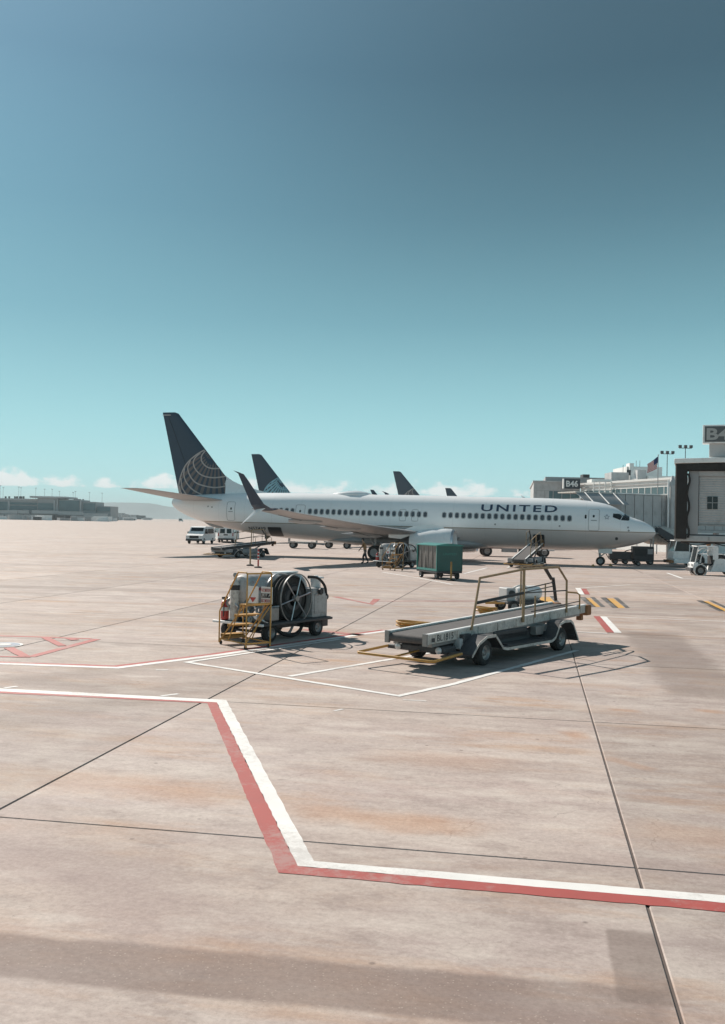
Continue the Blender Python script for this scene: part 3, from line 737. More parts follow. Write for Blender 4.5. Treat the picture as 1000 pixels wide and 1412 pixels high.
        MB().lathe(o, ax, [(2.6, .66), (3.4, .52), (4.1, .36), (4.15, .30), (4.6, .05)], 20).build('exhaust_nozzle', M['dark_metal'], e)
        mb = MB(); rr = []
        for x, z0_, z1_, w in ((15.3, 2.50, 2.66, .05), (16.2, 2.35, 2.88, .16), (17.5, 2.15, 2.75, .18), (18.6, 1.72, 2.35, .15), (19.6, 1.80, 2.05, .03)):
            rr.append([Vector((-x, s_ * 4.83 + a * w, z)) for a, z in ((-1, z0_), (1, z0_), (1, z1_), (-1, z1_))])
        mb.loft(rr).build('pylon', M['plane_white'], e)
    # belly fairing
    rr = []
    for x, w, zt, zb in ((12.6, .6, 1.6, 1.12), (13.8, 1.5, 1.75, .98), (16, 2.1, 1.95, .86), (20, 2.2, 1.95, .88), (22.5, 1.95, 1.9, .98), (24.5, 1.2, 1.7, 1.16), (26, .5, 1.55, 1.28)):
        c_, h = (zt + zb) / 2, (zt - zb) / 2
        rr.append([Vector((-x, w * math.cos(a), c_ + h * math.sin(a))) for a in [2 * math.pi * i / 20 for i in range(20)]])
    MB().loft(rr).build('belly_fairing', M['plane_grey'], t)
    # landing gear
    for x, ys, r, w, top, tag_ in ((4.03, (-.22, .22), .34, .20, 1.3, 'nose_gear'), (21.2, (-3.05, -2.6), .56, .38, 1.9, 'main_gear'), (21.2, (2.6, 3.05), .56, .38, 1.9, 'main_gear')):
        yc = sum(ys) / 2
        gmb = MB().cyl((-x, yc, r), (-x + (.0 if r > .5 else -.12), yc, top), .09, 12).cyl((-x, ys[0], r), (-x, ys[1], r), .06, 8)
        gmb.cyl((-x, yc, r + .35), (-x + .75 * (-1 if r > .5 else 1), yc * .8, top), .045, 8)
        ge = gmb.build(tag_, M['grey_light'], t)
        for y in ys:
            k = MB().lathe((-x, y - w / 2, r), (0, 1, 0), [(0, r * .55), (0, r * .86), (w * .18, r), (w * .82, r), (w, r * .86), (w, r * .55)], 24).build('wheel', M['rubber'], ge)
            MB().lathe((-x, y - w / 2, r), (0, 1, 0), [(.03, .02), (.03, r * .25), (-.005, r * .5), (.0, r * .57), (w, r * .57), (w - .03, .02)], 20).build('hub', M['grey_panel'], k)
        if r < .5:
            for s_ in (-1, 1): MB().box((-x + .35, s_ * .28, 1.12), (1.0, .02, .36)).build('gear_door', M['plane_white'], t)
    if not full:
        for s_ in (): pass
        return t
    # ---- the near (right-hand) side dress: windows, doors, lettering
    def on_hull(x, z, off=.006, s_=-1): return Vector((-x, s_ * (fus_y(x, z) + off), z))
    def patch(x0, x1, zb, zt, rad, off, nseg=6):
        """rounded rectangle hugging the hull, as a fan of quads in rows"""
        rows = []; nz_ = 10
        for i in range(nz_ + 1):
            z = lerp(zb, zt, i / nz_); e = min(z - zb, zt - z); ins = rad - math.sqrt(max(0, rad * rad - (rad - e) ** 2)) if e < rad else 0
            rows.append([on_hull(lerp(x0 + ins, x1 - ins, k / nseg), z, off) for k in range(nseg + 1)])
        vs = [p for r_ in rows for p in r_]; q = nseg + 1
        return vs, [(i * q + k, i * q + k + 1, (i + 1) * q + k + 1, (i + 1) * q + k) for i in range(nz_) for k in range(nseg)]
    def rim(x0, x1, zb, zt, rad, off, r):
        pts = []
        for cx, cz, a0 in ((x1 - rad, zt - rad, 0), (x0 + rad, zt - rad, 90), (x0 + rad, zb + rad, 180), (x1 - rad, zb + rad, 270)):
            for k in range(5): a = R(a0 + 22.5 * k); pts.append((cx + rad * math.cos(a), cz + rad * math.sin(a)))
        pts.append(pts[0]); P = [on_hull(x, z, off) for x, z in pts]
        Q = []
        for a, b_ in zip(P, P[1:]):
            k = max(1, int((b_ - a).length / .2)); Q += [None] * 0
            for i in range(k): 
                x = lerp(-a.x, -b_.x, i / k); z = lerp(a.z, b_.z, i / k); Q.append(on_hull(x, z, off))
        Q.append(P[-1]); return MB().tube(Q, r, 5)
    xs = []; px = 786.0
    skip = [(584, 606), (406, 432)]
    wx = AP(785.5, 714.6, -1.85)[0]; pitch_ = .508
    last = AP(384, 704, -1.85)[0]
    k = 0
    while wx < last + .2:
        pxx = None
        ok = True
        for a, b_ in ((17.75 - .9 + .55, 17.6),):
            pass
        # blank panels seen between window groups
        if 16.35 < wx < 17.15 or abs(wx - 27.95) < .5: ok = False
        if ok:
            zc = 3.545 + .0087 * (wx - 6.5)
            vs, fs = patch(wx - .135, wx + .135, zc - .20, zc + .20, .11, .008, 3)
            fr_ = rim(wx - .165, wx + .165, zc - .23, zc + .23, .13, .004, .022).build('window', M['grey_light'], t)
            MB().add(vs, fs).build('pane', M['cabin_glass'], fr_)
        wx += pitch_; k += 1
    def door(nm, x0, x1, zb, zt, rad, win=None, handle=True):
        d = rim(x0, x1, zb, zt, rad, .004, .017).build(nm, M['grey_panel'], t)
        if win:
            vs, fs = patch(win[0] - .07, win[0] + .07, win[1] - .1, win[1] + .1, .06, .01, 2); MB().add(vs, fs).build('pane', M['glass'], d)
        if handle:
            vs, fs = patch((x0 + x1) / 2 - .22, (x0 + x1) / 2 + .22, (zb + zt) / 2 - .07, (zb + zt) / 2 - .01, .02, .01, 3); MB().add(vs, fs).build('door_handle', M['grey_panel'], d)
    door('door', 4.1, 4.87, 2.66, 4.28, .14, (4.5, 3.75))
    door('door', 33.95, 34.73, 2.85, 4.42, .14, (34.3, 3.85))
    for a in (18.05, 19.05): door('overwing_exit', a - .02, a + .50, 3.10, 4.02, .12, None, False)
    door('exit_door', 27.55, 28.35, 2.80, 4.25, .14, (27.95, 3.73), False)
    vs, fs = patch(5.02, 5.16, 3.55, 3.85, .05, .008, 2); MB().add(vs, fs).build('window', M['glass'], t)
    # cargo openings (doors folded inwards), the hold's shade painted as a black patch
    for x0, x1, zb, zt in ((8.15, 9.0, 1.50, 2.28), (29.7, 30.95, 1.62, 2.38)):
        vs, fs = patch(x0, x1, zb, zt, .10, .008, 5); c_ = MB().add(vs, fs).build('cargo_shade_patch', M['black'], t)
        rim(x0, x1, zb, zt, .10, .01, .02).build('sill', M['steel'], c_)
    # cockpit glazing
    def glaze(nm, quad):
        rows = []; q = 5
        for i in range(q + 1):
            for j in range(q + 1):
                x = lerp(lerp(quad[0][0], quad[1][0], i / q), lerp(quad[3][0], quad[2][0], i / q), j / q)
                z = lerp(lerp(quad[0][1], quad[1][1], i / q), lerp(quad[3][1], quad[2][1], i / q), j / q)
                rows.append(on_hull(x, min(z, interp(CROWN, x) - .02), .01))
        return MB().add(rows, [(i * (q + 1) + j, i * (q + 1) + j + 1, (i + 1) * (q + 1) + j + 1, (i + 1) * (q + 1) + j) for i in range(q) for j in range(q)]).build(nm, M['glass'], t)
    glaze('cockpit_window', [(3.12, 3.70), (2.58, 3.50), (2.36, 3.96), (3.10, 3.98)])
    glaze('cockpit_window', [(2.53, 3.49), (1.98, 3.46), (1.90, 3.72), (2.32, 3.96)])
    for s_ in (-1, 1):
        pts = [(1.92, .10, 3.755), (1.75, .72, 3.40), (2.02, .90, 3.56), (2.24, .12, 3.97)]
    # front panes: follow the hull round the nose
    for s_ in (-1, 1):
        rows = []
        for i in range(5):
            for j in range(7):
                x = lerp(1.93, 2.30, i / 4); t_, b_, w = interp(CROWN, x), interp(BELLY, x), interp(HALFW, x)
                a = R(lerp(4, 43, j / 6)); c_ = (t_ + b_) / 2; h = (t_ - b_) / 2
                rows.append(Vector((-x, s_ * (w + .01) * math.sin(a), c_ + (h + .012) * math.cos(a))))
        MB().add(rows, [(i * 7 + j, i * 7 + j + 1, (i + 1) * 7 + j + 1, (i + 1) * 7 + j) for i in range(4) for j in range(6)]).build('cockpit_window', M['glass'], t)
    # lettering follows the hull
    def hull_text(nm, body, x0, x1, zb, zt, mt, bold, space=1.0):
        vs, fs = text_tris(body, x0 - x1, zt - zb, bold, .06, space)
        out = []
        for v in vs:
            x = x0 - v.x; z = zb + v.y + .0 - .0 * v.x; out.append(on_hull(x, z, .012))
        MB().add(out, fs).build(nm, mt, t, smooth=False)
    hull_text('title_lettering', 'UNITED', 13.05, 7.22, 3.98, 4.52, M['letter_navy'], .018, 1.25)
    xa, za = AP(340, 727.5, -1.6); xb, zb_ = AP(365, 728.5, -1.6)
    hull_text('registration', 'N57439', xa, xb, 2.10, 2.36, M['letter_dark'], .01)
    # star mark beside the front door
    sx, sz = AP(837, 713, -1.6); pts = []
    for i in range(11):
        r = .20 if i % 2 == 0 else .09; a = R(90 + 36 * i); pts.append(on_hull(sx + r * math.cos(a), sz + r * math.sin(a), .012))
    MB().tube(pts, .014, 5).build('star_mark', M['letter_navy'], t)
    for x, z in ((11.9, 2.98), (7.0, 2.95), (2.0, 2.95), (1.95, 2.72), (36.6, 4.0), (36.2, 3.95)):
        vs, fs = patch(x - .07, x + .07, z - .07, z + .07, .06, .01, 2); MB().add(vs, fs).build('service_port', M['grey_panel'], t)
    vs, fs = patch(2.72, 2.92, 1.98, 2.2, .06, .01, 2); MB().add(vs, fs).build('static_port', M['dark_metal'], t)
    # crown: satellite dome, aerials
    rr = []
    for x, w, h in ((22.35, .04, .02), (22.8, .55, .16), (23.5, .75, .27), (24.3, .72, .26), (25.1, .5, .13), (25.9, .05, .0)):
        zc = interp(CROWN, x) - .06
        rr.append([Vector((-x, w * math.cos(a), zc + (h + .05) * max(math.sin(a), -.3))) for a in [2 * math.pi * i / 18 for i in range(18)]])
    MB().loft(rr).build('satellite_dome', M['plane_white'], t)
    MB().prism([(-21.9, -.02, 5.2), (-22.35, -.02, 5.2), (-22.55, -.02, 5.62), (-22.25, -.02, 5.60)], (0, .04, 0)).build('aerial', M['navy'], t)
    MB().prism([(-9.8, -.015, 5.1), (-10.1, -.015, 5.1), (-10.2, -.015, 5.33)], (0, .03, 0)).build('aerial', M['plane_white'], t)
    MB().prism([(-31.2, -.02, 1.62), (-31.7, -.02, 1.66), (-31.8, -.02, 1.38), (-31.5, -.02, 1.35)], (0, .04, 0)).build('aerial', M['dark_metal'], t)
    rr = [[Vector((-x, w * math.cos(a), z + h * math.sin(a))) for a in [2 * math.pi * i / 12 for i in range(12)]] for x, z, w, h in ((35.6, 2.2, .05, .03), (36.2, 2.32, .22, .16), (36.9, 2.48, .2, .14), (37.4, 2.66, .04, .03))]
    MB().loft(rr).build('tail_skid', M['grey_panel'], t)
    MB().lathe((-40.35, 0, 4.33), (-1, 0, .05), [(0, .26), (.12, .22), (.1, .1)], 14, cap=True).build('exhaust_outlet', M['dark_metal'], t)
    return t
airliner('airliner', 'long white and grey airliner titled UNITED with brown globe on its navy fin', 'parked airliners')
# tails rising behind: same type, farther away
p = at(343, 717, 136); airliner('airliner', 'airliner behind the long one, its fin globe light blue', 'parked airliners', False, 'blue', loc=Vector((p.x + 40.0, p.y - 11, 0)), rz=A_RZ)
p = at(551, 717, 292); airliner('airliner', 'bigger swept-fin airliner far behind the fuselage with white fin emblem', 'parked airliners', False, 'brown', loc=Vector((p.x + 60, p.y - 8, 0)), rz=R(-4), scale=1.5)
p = at(616, 717, 250); airliner('airliner', 'farthest airliner, only the plain tip of its navy fin showing', 'parked airliners', False, 'brown', loc=Vector((p.x + 40.2, p.y - 9, 0)), rz=R(-12))

# ------------------------------------------------------------------ ground equipment
def wheel(parent, c, r, w, ax=(0, 1, 0), hub='steel', nm='wheel'):
    a = Vector(ax).normalized(); o = Vector(c) - a * (w / 2)
    k = MB().lathe(o, a, [(0, r * .58), (0, r * .84), (w * .07, r * .95), (w * .2, r), (w * .8, r), (w * .93, r * .95), (w, r * .84), (w, r * .58)], 22).build(nm, M['rubber'], parent)
    h = MB().lathe(o, a, [(w * .22, .005), (w * .18, r * .16), (w * .10, r * .18), (w * .26, r * .30), (w * .22, r * .48), (.0, r * .60), (w, r * .60), (w * .78, r * .48), (w * .74, r * .3), (w * .9, r * .18), (w * .8, .005)], 18).build('rim', M[hub], k)
    return k
def rail(pts, r, parent, nm, mt, n=8): return MB().tube(pts, r, n).build(nm, M[mt], parent)

def belt_loader(label, loc, rz, z0, z1, marks=True, group='belt loaders'):
    """x runs from the low end of the conveyor to its raised end, near side is -y"""
    t = thing('belt_loader', label, 'belt loader', loc, rz, group)
    xa, xb = -1.58, 5.55
    def zc(x): return lerp(z0, z1, (x - xa) / (xb - xa))
    # conveyor
    sl = (z1 - z0) / (xb - xa)
    cv = MB()
    for s_ in (-1, 1):
        y0, y1 = s_ * .43, s_ * .49
        cv.prism([(xa, y0, z0), (xb, y0, z1), (xb, y0, z1 - .19), (xa, y0, z0 - .19)], (0, y1 - y0, 0))
        for k in range(9):
            x = lerp(xa + .3, xb - .3, k / 8)
            cv.box((x, s_ * .50, zc(x) - .095), (.05, .025, .17))
    cvo = cv.build('conveyor_frame', M['white_dirty' if marks else 'dark_metal'], t, bevel=.006)
    if not marks: MB().b2((-1.1, -.86, .42), (-.66, .86, .66)).build('front_body', M['grey_panel'], t, bevel=.03); MB().b2((.7, -.86, .34), (2.9, -.50, .68)).build('side_body', M['grey_panel'], t, bevel=.03)
    for s_ in (-1, 1):
        MB().prism([(xa, s_ * .425, z0 + .001), (xb, s_ * .425, z1 + .001), (xb, s_ * .425, z1 + .026), (xa, s_ * .425, z0 + .026)], (0, s_ * .08, 0)).build('edge_strip', M['white'], cvo)
        MB().box((xa - .02, s_ * .46, z0 - .09), (.06, .10, .24)).build('end_plate', M['steel'], cvo)
        MB().prism([(xa + .2, s_ * .47, z0 - .195), (xb - .3, s_ * .47, z1 - .195), (xb - .3, s_ * .47, z1 - .25), (xa + .2, s_ * .47, z0 - .25)], (0, -s_ * .12, 0)).build('lower_flange', M['steel'], cvo)
    th = math.atan(sl); pts = []
    for k in range(9): a = R(90 + th * 0 + 22.5 * k); pts.append((xa + .04 + .085 * math.cos(a), z0 - .10 + .085 * math.sin(a)))
    for k in range(9): a = R(270 + 22.5 * k); pts.append((xb - .04 + .085 * math.cos(a), z1 - .10 + .085 * math.sin(a)))
    MB().prism([(x, -.42, z) for x, z in pts], (0, .84, 0)).build('belt', M['belt'], t, ang=50)
    for k in range(7):
        x = lerp(xa + .5, xb - .5, k / 6); MB().cyl((x, -.41, zc(x) - .23), (x, .41, zc(x) - .23), .03, 8).build('idler_roller', M['steel'], cvo)
    # chassis
    ch = MB(); ch.b2((-1.0, -.30, .26), (4.2, -.18, .40)); ch.b2((-1.0, .18, .26), (4.2, .30, .40))
    for x in (-1.0, .9, 2.6, 4.1): ch.b2((x, -.9, .28), (x + .1, .9, .36))
    cho = ch.build('chassis', M['dark_metal'], t, bevel=.008)
    MB().b2((1.0, -.50, .36), (2.5, .60, .60)).build('engine_cover', M['dark_metal'], t, bevel=.03)
    MB().b2((-1.15, -.62, .30), (-.70, .62, .44)).build('front_panel', M['dark_metal'], t, bevel=.03)
    for s_ in (-1, 1):
        prof = [(-.62, .27), (-.36, .50), (-.05, .62), (.30, .62), (.62, .33), (.80, .30), (2.85, .30), (3.02, .36), (3.25, .66), (3.42, .70), (3.78, .70), (3.92, .62), (4.22, .20)]
        inn = [(x, z - .03) for x, z in prof]
        f = MB().prism([(x, s_ * .60, z) for x, z in prof + inn[::-1]], (0, s_ * .34, 0)).build('fender', M['dark_metal'], t)
        MB().prism([(x, s_ * .944, z + .006) for x, z in prof] + [(x, s_ * .944, z - .052) for x, z in prof[::-1]], (0, s_ * .014, 0)).build('fender_edge', M['white_dirty'], f)
        MB().b2((.66, s_ * .50, .312), (2.95, s_ * .925, .33)).build('step_plate', M['dark_metal'], f)
        MB().b2((.70, s_ * .48, .33), (2.9, s_ * .50, .50)).build('step_riser', M['dark_metal'], f)
        MB().prism([(-.36, s_ * .60, .48), (-.05, s_ * .60, .60), (.30, s_ * .60, .60), (.60, s_ * .60, .32), (.60, s_ * .60, .25), (-.5, s_ * .60, .25)], (0, -s_ * .02, 0)).build('splash_plate', M['dark_metal'], f)
        wheel(t, (-.02, s_ * .80, .27), .27, .22); wheel(t, (3.42, s_ * .80, .27), .27, .22)
        MB().lathe((-1.16, s_ * .50, .37), (-1, 0, 0), [(0, .07), (.03, .07), (.045, .04), (.05, .0)], 12).build('headlight', M['lamp_clear'], t)
    MB().cyl((-.02, -.7, .27), (-.02, .7, .27), .05, 8).build('axle', M['dark_metal'], t); MB().cyl((3.42, -.7, .27), (3.42, .7, .27), .06, 8).build('axle', M['dark_metal'], t)
    # lifting arms
    for s_ in (-1, 1):
        MB().tube([(.1, s_ * .34, .38), (-.7, s_ * .34, zc(-.7) - .2)], .035, 8).build('front_arm', M['steel'], t)
        MB().tube([(2.3, s_ * .34, .40), (3.9, s_ * .34, zc(3.9) - .2)], .05, 8).build('lift_arm', M['steel'], t)
        MB().tube([(1.5, s_ * .2, .42), (2.9, s_ * .2, zc(2.9) - .22)], [.045, .03], 8).build('lift_ram', M['alu'], t)
    # yellow hoop bumper
    yb = rail([(-.95, -.90, .33), (-1.95, -.93, .28), (-2.03, -.86, .28), (-2.03, .86, .28), (-1.95, .93, .28), (-.95, .90, .33)], .028, t, 'bumper_hoop', 'yellow')
    rail([(-2.03, 0, .28), (-1.1, 0, .33)], .02, yb, 'bumper_stay', 'yellow')
    # hand rails, near side
    a = (.02, -.52, zc(.0) - .05); b_ = (.32, -.52, zc(.3) + 1.02)
    h1 = rail([a, b_, (2.24, -.52, zc(2.2) + 1.10), (3.94, -.52, zc(3.9) + 1.06), (4.40, -.52, zc(4.4) + .70), (4.42, -.52, zc(4.4) - .08)], .028, t, 'hand_rail', 'brown_rail')
    rail([(2.22, -.53, zc(2.2) - .1), (2.24, -.52, zc(2.2) + 1.10)], .036, h1, 'post', 'brown_rail')
    rail([(.18, -.52, zc(.2) + .50), (2.22, -.52, zc(2.2) + .56)], .035, h1, 'padded_bar', 'black')
    rail([(2.8, -.52, zc(2.8) - .05), (2.8, -.52, zc(2.8) + .45)], .022, h1, 'post', 'brown_rail')
    rail([(2.22, -.52, zc(2.2) + .56), (4.41, -.52, zc(4.4) + .46)], .016, h1, 'mid_bar', 'dark_metal')
    rail([(4.42, -.53, zc(4.4) + .42), (4.95, -.53, zc(4.9) + .36), (5.12, -.53, zc(5.1) + .30), (5.12, -.53, zc(5.1) - .06)], .02, h1, 'end_hoop', 'ochre')
    rail([(2.6, -.53, zc(2.6) + .1), (5.12, -.53, zc(5.1) + .14)], .012, h1, 'low_bar', 'dark_metal')
    # far side
    h2 = rail([(4.0, .52, zc(4.0) - .08), (4.0, .52, zc(4.0) + 1.02), (5.15, .52, zc(5.1) + 1.0)], .024, t, 'hand_rail', 'brown_rail')
    rail([(5.15, .52, zc(5.1) + 1.0), (5.62, .52, zc(5.5) + .62)], .045, h2, 'padded_bar', 'black')
    rail([(4.0, .52, zc(4.0) + .45), (5.72, .52, zc(5.5) + .52)], .016, h2, 'mid_bar', 'dark_metal')
    rail([(4.0, .52, zc(4.0) + .36), (5.72, .52, zc(5.5) + .42)], .014, h2, 'mid_bar', 'dark_metal')
    rail([(5.72, .52, zc(5.5) + .64), (5.90, .52, zc(5.5) + .04)], .045, h2, 'padded_bar', 'black')
    rail([(5.3, .52, zc(5.3) - .08), (5.3, .52, zc(5.3) + .52)], .02, h2, 'post', 'brown_rail')
    # tip bumpers, tool box, driver's place
    for y in (-.42, .42):
        MB().b2((xb - .02, y - .13, z1 - .26), (xb + .24, y + .13, z1 + .0)).build('tip_bumper', M['rust'], t, bevel=.03)
    MB().b2((xb + .02, -.36, z1 - .40), (xb + .16, -.22, z1 - .24)).build('tip_bracket', M['rust'], t, bevel=.015)
    MB().b2((.75, .54, .34), (1.25, .92, .50)).build('driver_seat', M['seat'], t, bevel=.03)
    MB().b2((.75, -.56, .34), (1.0, -.30, zc(.8) - .26)).build('battery_box', M['steel'], t, bevel=.02)
    MB().b2((-.5, -.58, .34), (-.08, -.40, .56)).build('tool_box', M['grey_light'], t, bevel=.02)
    for k, (x, y, z, w, h, d) in enumerate(((-.40, -.50, .46, .30, .18, .1), (2.62, -.5, .40, .35, .2, .16), (3.0, -.45, .46, .2, .16, .2))):
        MB().b2((x, y - d, z), (x + w, y, z + h)).build('control_box', M['steel' if k else 'dark_metal'], t, bevel=.012)
    rng = random.Random(3)
    for k in range(5):
        x = -.9 + k * .33; pts = [(x, -.40, .40), (x + .1, -.46, .36 + .1 * rng.random()), (x + .3, -.42, .48), (x + .45, -.36, zc(x) - .24)]
        MB().tube(catmull(pts, 4), .014, 6).build('hydraulic_hose', M['black'], t)
    if marks:
        dx = Vector((1, 0, sl)).normalized()
        lettering('fleet_number', 'BL1815', (-1.22, -.4915, zc(-1.22) - .155), dx, (0, 0, 1), .60, .13, M['letter_dark'], t)
        lettering('fleet_name', 'UNITED', (1.35, -.4915, zc(1.35) - .15), dx, (0, 0, 1), .55, .10, M['letter_grey'], t)
        MB().b2((-1.42, -.494, zc(-1.4) - .15), (-1.29, -.4915, zc(-1.4) - .07)).build('warning_plate', M['dark_metal'], t)
    return t
b0, b1 = gnd(672, 918), gnd(775, 897.5); bd = (b1 - b0).normalized(); bn = Vector((bd.y, -bd.x, 0))
belt_loader('white belt loader with fleet number BL1815 and weathered brown hand rails, parked alone', b0 - bn * .93, math.atan2(bd.y, bd.x), .70, .92)
# two working at the aircraft's holds
def at_hold(ax_, label, yaw, za, zb):
    tip = A_LOC - A_F * ax_ + A_L * (-2.35); d = Vector((math.cos(yaw), math.sin(yaw), 0)); o = tip - d * 5.75
    belt_loader(label, Vector((o.x, o.y, 0)), yaw, za, zb, False)
at_hold(8.6, 'belt loader ramped up to the forward hold near the airliner nose', R(70), .62, 1.62)
at_hold(30.3, 'belt loader raised to the rear hold under the airliner tail', R(62), .80, 1.22)

# ---- fuel hydrant cart with hose reel
def hydrant_cart(label, loc, rz, marks):
    t = thing('hydrant_cart', label, 'fuel cart', loc, rz, 'fuel hydrant carts')
    d = MB(); d.b2((-.30, .06, .38), (2.42, 1.46, .46)); d.b2((-.25, .35, .26), (2.35, .45, .38)); d.b2((-.25, 1.05, .26), (2.35, 1.15, .38))
    dk = d.build('deck', M['dark_metal'], t, bevel=.01)
    MB().b2((-.36, .02, .39), (-.30, 1.62, .45)).build('deck_edge', M['white'], dk, bevel=.01)
    MB().b2((-.30, .0, .39), (2.42, .055, .45)).build('deck_edge', M['dark_metal'], dk, bevel=.01)
    for x in (0.0, 1.85):
        MB().cyl((x, .2, .22), (x, 1.3, .22), .035, 8).build('axle', M['dark_metal'], t)
        for y in (.12, 1.40): wheel(t, (x, y, .22), .22, .17)
    # tank lying along the cart
    MB().lathe((-.12, 1.02, 1.14), (1, 0, 0), [(0, .05), (.02, .25), (.10, .38), (.22, .43), (2.15, .43), (2.28, .38), (2.36, .25), (2.38, .05)], 28, cap=True).build('tank', M['tank_grey'], t)
    MB().b2((-.02, .70, .46), (.10, 1.3, .9)).b2((1.6, .70, .46), (1.72, 1.3, .9)).build('tank_cradle', M['steel'], t)
    # reel
    c_ = Vector((1.0, .10, .99))
    r_ = MB().lathe(c_ + Vector((0, .10, 0)), (0, 1, 0), [(0, .20), (0, .36), (.03, .38), (.02, .50), (.10, .53), (.22, .53), (.36, .50), (.40, .38), (.42, .20)], 40).build('hose_coil', M['rubber'], t)
    hz = MB()
    for k in range(3): hz.lathe(c_ + Vector((0, .14 + .12 * k, 0)), (0, 1, 0), [(-.055, .52), (-.03, .565), (0, .58), (.03, .565), (.055, .52)], 40)
    hz.build('hose_turns', M['rubber'], r_)
    rg = MB().lathe(c_, (0, 1, 0), [(-.016, .600), (-.016, .62), (.016, .62), (.016, .600), (-.016, .600)], 44).build('reel_ring', M['steel'], t)
    MB().lathe(c_ + Vector((0, .52, 0)), (0, 1, 0), [(-.02, .590), (-.02, .62), (.02, .62), (.02, .590), (-.02, .590)], 44).build('reel_ring', M['alu'], t)
    for k in range(6):
        a = R(12 + 60 * k); e = c_ + Vector((math.cos(a) * .605, 0, math.sin(a) * .605)); MB().tube([c_ + Vector((0, .01, 0)), e], .016, 6).build('spoke', M['alu'], rg)
    MB().lathe(c_ + Vector((0, -.05, 0)), (0, 1, 0), [(0, .0), (0, .07), (.06, .09), (.12, .09)], 18).build('hub', M['steel'], rg)
    MB().lathe(c_ + Vector((0, .06, 0)), (0, 1, 0), [(0, .20), (0, .30), (.04, .32), (.05, .20)], 30).build('brake_disc', M['dark_metal'], rg)
    MB().tube(catmull([(.40, .34, .36), (.62, .24, .16), (.98, .22, .07), (1.35, .24, .16), (1.6, .34, .36)], 6), .045, 8).build('hose_loop', M['rubber'], t)
    MB().tube(catmull([(.55, .5, .34), (.75, .42, .14), (1.1, .40, .10), (1.45, .5, .34)], 6), .035, 8).build('hose_loop', M['grey_light'], t)
    # right-hand cabinet, filter and hitch
    cb = MB().prism([(1.72, .14, .46), (2.36, .14, .46), (2.36, .14, 1.06), (2.22, .14, 1.20), (1.72, .14, 1.20)], (0, .42, 0)).build('cabinet', M['tank_grey'], t, bevel=.02)
    MB().b2((1.80, .125, .56), (2.28, .14, 1.06)).build('cabinet_door', M['tank_grey'], cb, bevel=.008)
    MB().lathe((2.24, .44, .46), (0, 0, 1), [(0, .13), (.85, .13), (.88, .145), (.95, .145), (.97, .1), (1.04, .05)], 18, cap=True).build('filter_vessel', M['white'], t)
    MB().b2((2.07, .28, 1.42), (2.40, .60, 1.47)).build('filter_cap', M['white'], t, bevel=.02)
    MB().b2((1.25, .84, 1.56), (2.02, 1.20, 1.60)).build('lid', M['white'], t, bevel=.012)
    MB().lathe((1.98, .10, 1.12), (0, -1, 0), [(0, .085), (.05, .085), (.06, .07)], 18, cap=True).build('gauge', M['black'], cb)
    MB().tube(catmull([(1.6, .2, 1.50), (1.9, .12, 1.46), (2.2, .12, 1.25), (2.30, .14, 1.0)], 5), .035, 8).build('delivery_hose', M['rubber'], t)
    for k, (y, z) in enumerate(((.3, .95), (.55, .78), (.8, .88))):
        MB().lathe((2.36, y, z), (1, 0, 0), [(0, .05), (.10, .05), (.11, .085), (.16, .085), (.17, .04), (.22, .04)], 12, cap=True).build('coupling', M['dark_metal' if k != 1 else 'steel'], t)
    hb = MB(); hb.b2((2.42, .62, .28), (2.78, .82, .40)); hb.b2((2.2, .18, .20), (2.46, 1.2, .38)); hb.build('rear_step', M['dark_metal'], t, bevel=.012)
    MB().tube(catmull([(2.5, .72, .40), (2.62, .72, .52), (2.80, .72, .50), (2.92, .72, .40)], 5), .03, 8).build('hitch_hook', M['black'], t)
    # left end: bottle, extinguisher, pipework, notices
    bt = MB().lathe((-.16, 1.08, .46), (0, 0, 1), [(0, .10), (.02, .115), (.86, .115), (.95, .08), (.99, .04), (1.06, .04)], 18, cap=True).build('gas_bottle', M['white_dirty'], t)
    MB().lathe((-.16, 1.08, 1.20), (0, 0, 1), [(0, .118), (.12, .118)], 18).build('bottle_band', M['black'], bt)
    MB().lathe((-.16, 1.08, 1.56), (-1, -.3, 0), [(-.02, .055), (.02, .055), (.025, .045)], 14, cap=True).build('pressure_gauge', M['steel'], bt)
    ex = MB().lathe((-.20, 1.36, .47), (0, 0, 1), [(0, .09), (.01, .10), (.36, .10), (.44, .07), (.47, .03), (.52, .03)], 18, cap=True).build('fire_extinguisher', M['red'], t)
    MB().lathe((-.20, 1.36, .68), (0, 0, 1), [(0, .102), (.09, .102)], 18).build('extinguisher_band', M['letter_white'], ex)
    MB().b2((-.30, 1.34, .97), (-.12, 1.38, 1.02)).build('trigger', M['black'], ex)
    MB().tube(catmull([(-.2, 1.36, .97), (-.30, 1.30, .95), (-.33, 1.28, .7), (-.32, 1.30, .55)], 5), .014, 6).build('extinguisher_hose', M['black'], ex)
    pn = MB().b2((-.215, .30, .92), (-.195, .62, 1.32)).build('notice_board', M['white'], t)
    MB().prism([(-.222, .56, 1.06), (-.222, .36, 1.06), (-.222, .46, .94)], (.004, 0, 0)).build('warning_triangle', M['red'], pn)
    sg = MB().b2((-.13, -.06, .92), (-.11, .36 - .08, 1.32)).build('notice_board', M['letter_white'], t)
    MB().cyl((-.1, .0, .46), (-.1, .0, 1.3), .018, 6).cyl((-.1, .24, .46), (-.1, .24, 1.3), .018, 6).build('notice_post', M['steel'], sg)
    MB().b2((-.134, -.055, 1.06), (-.131, .275, 1.17)).build('notice_band', M['letter_dark'], sg)
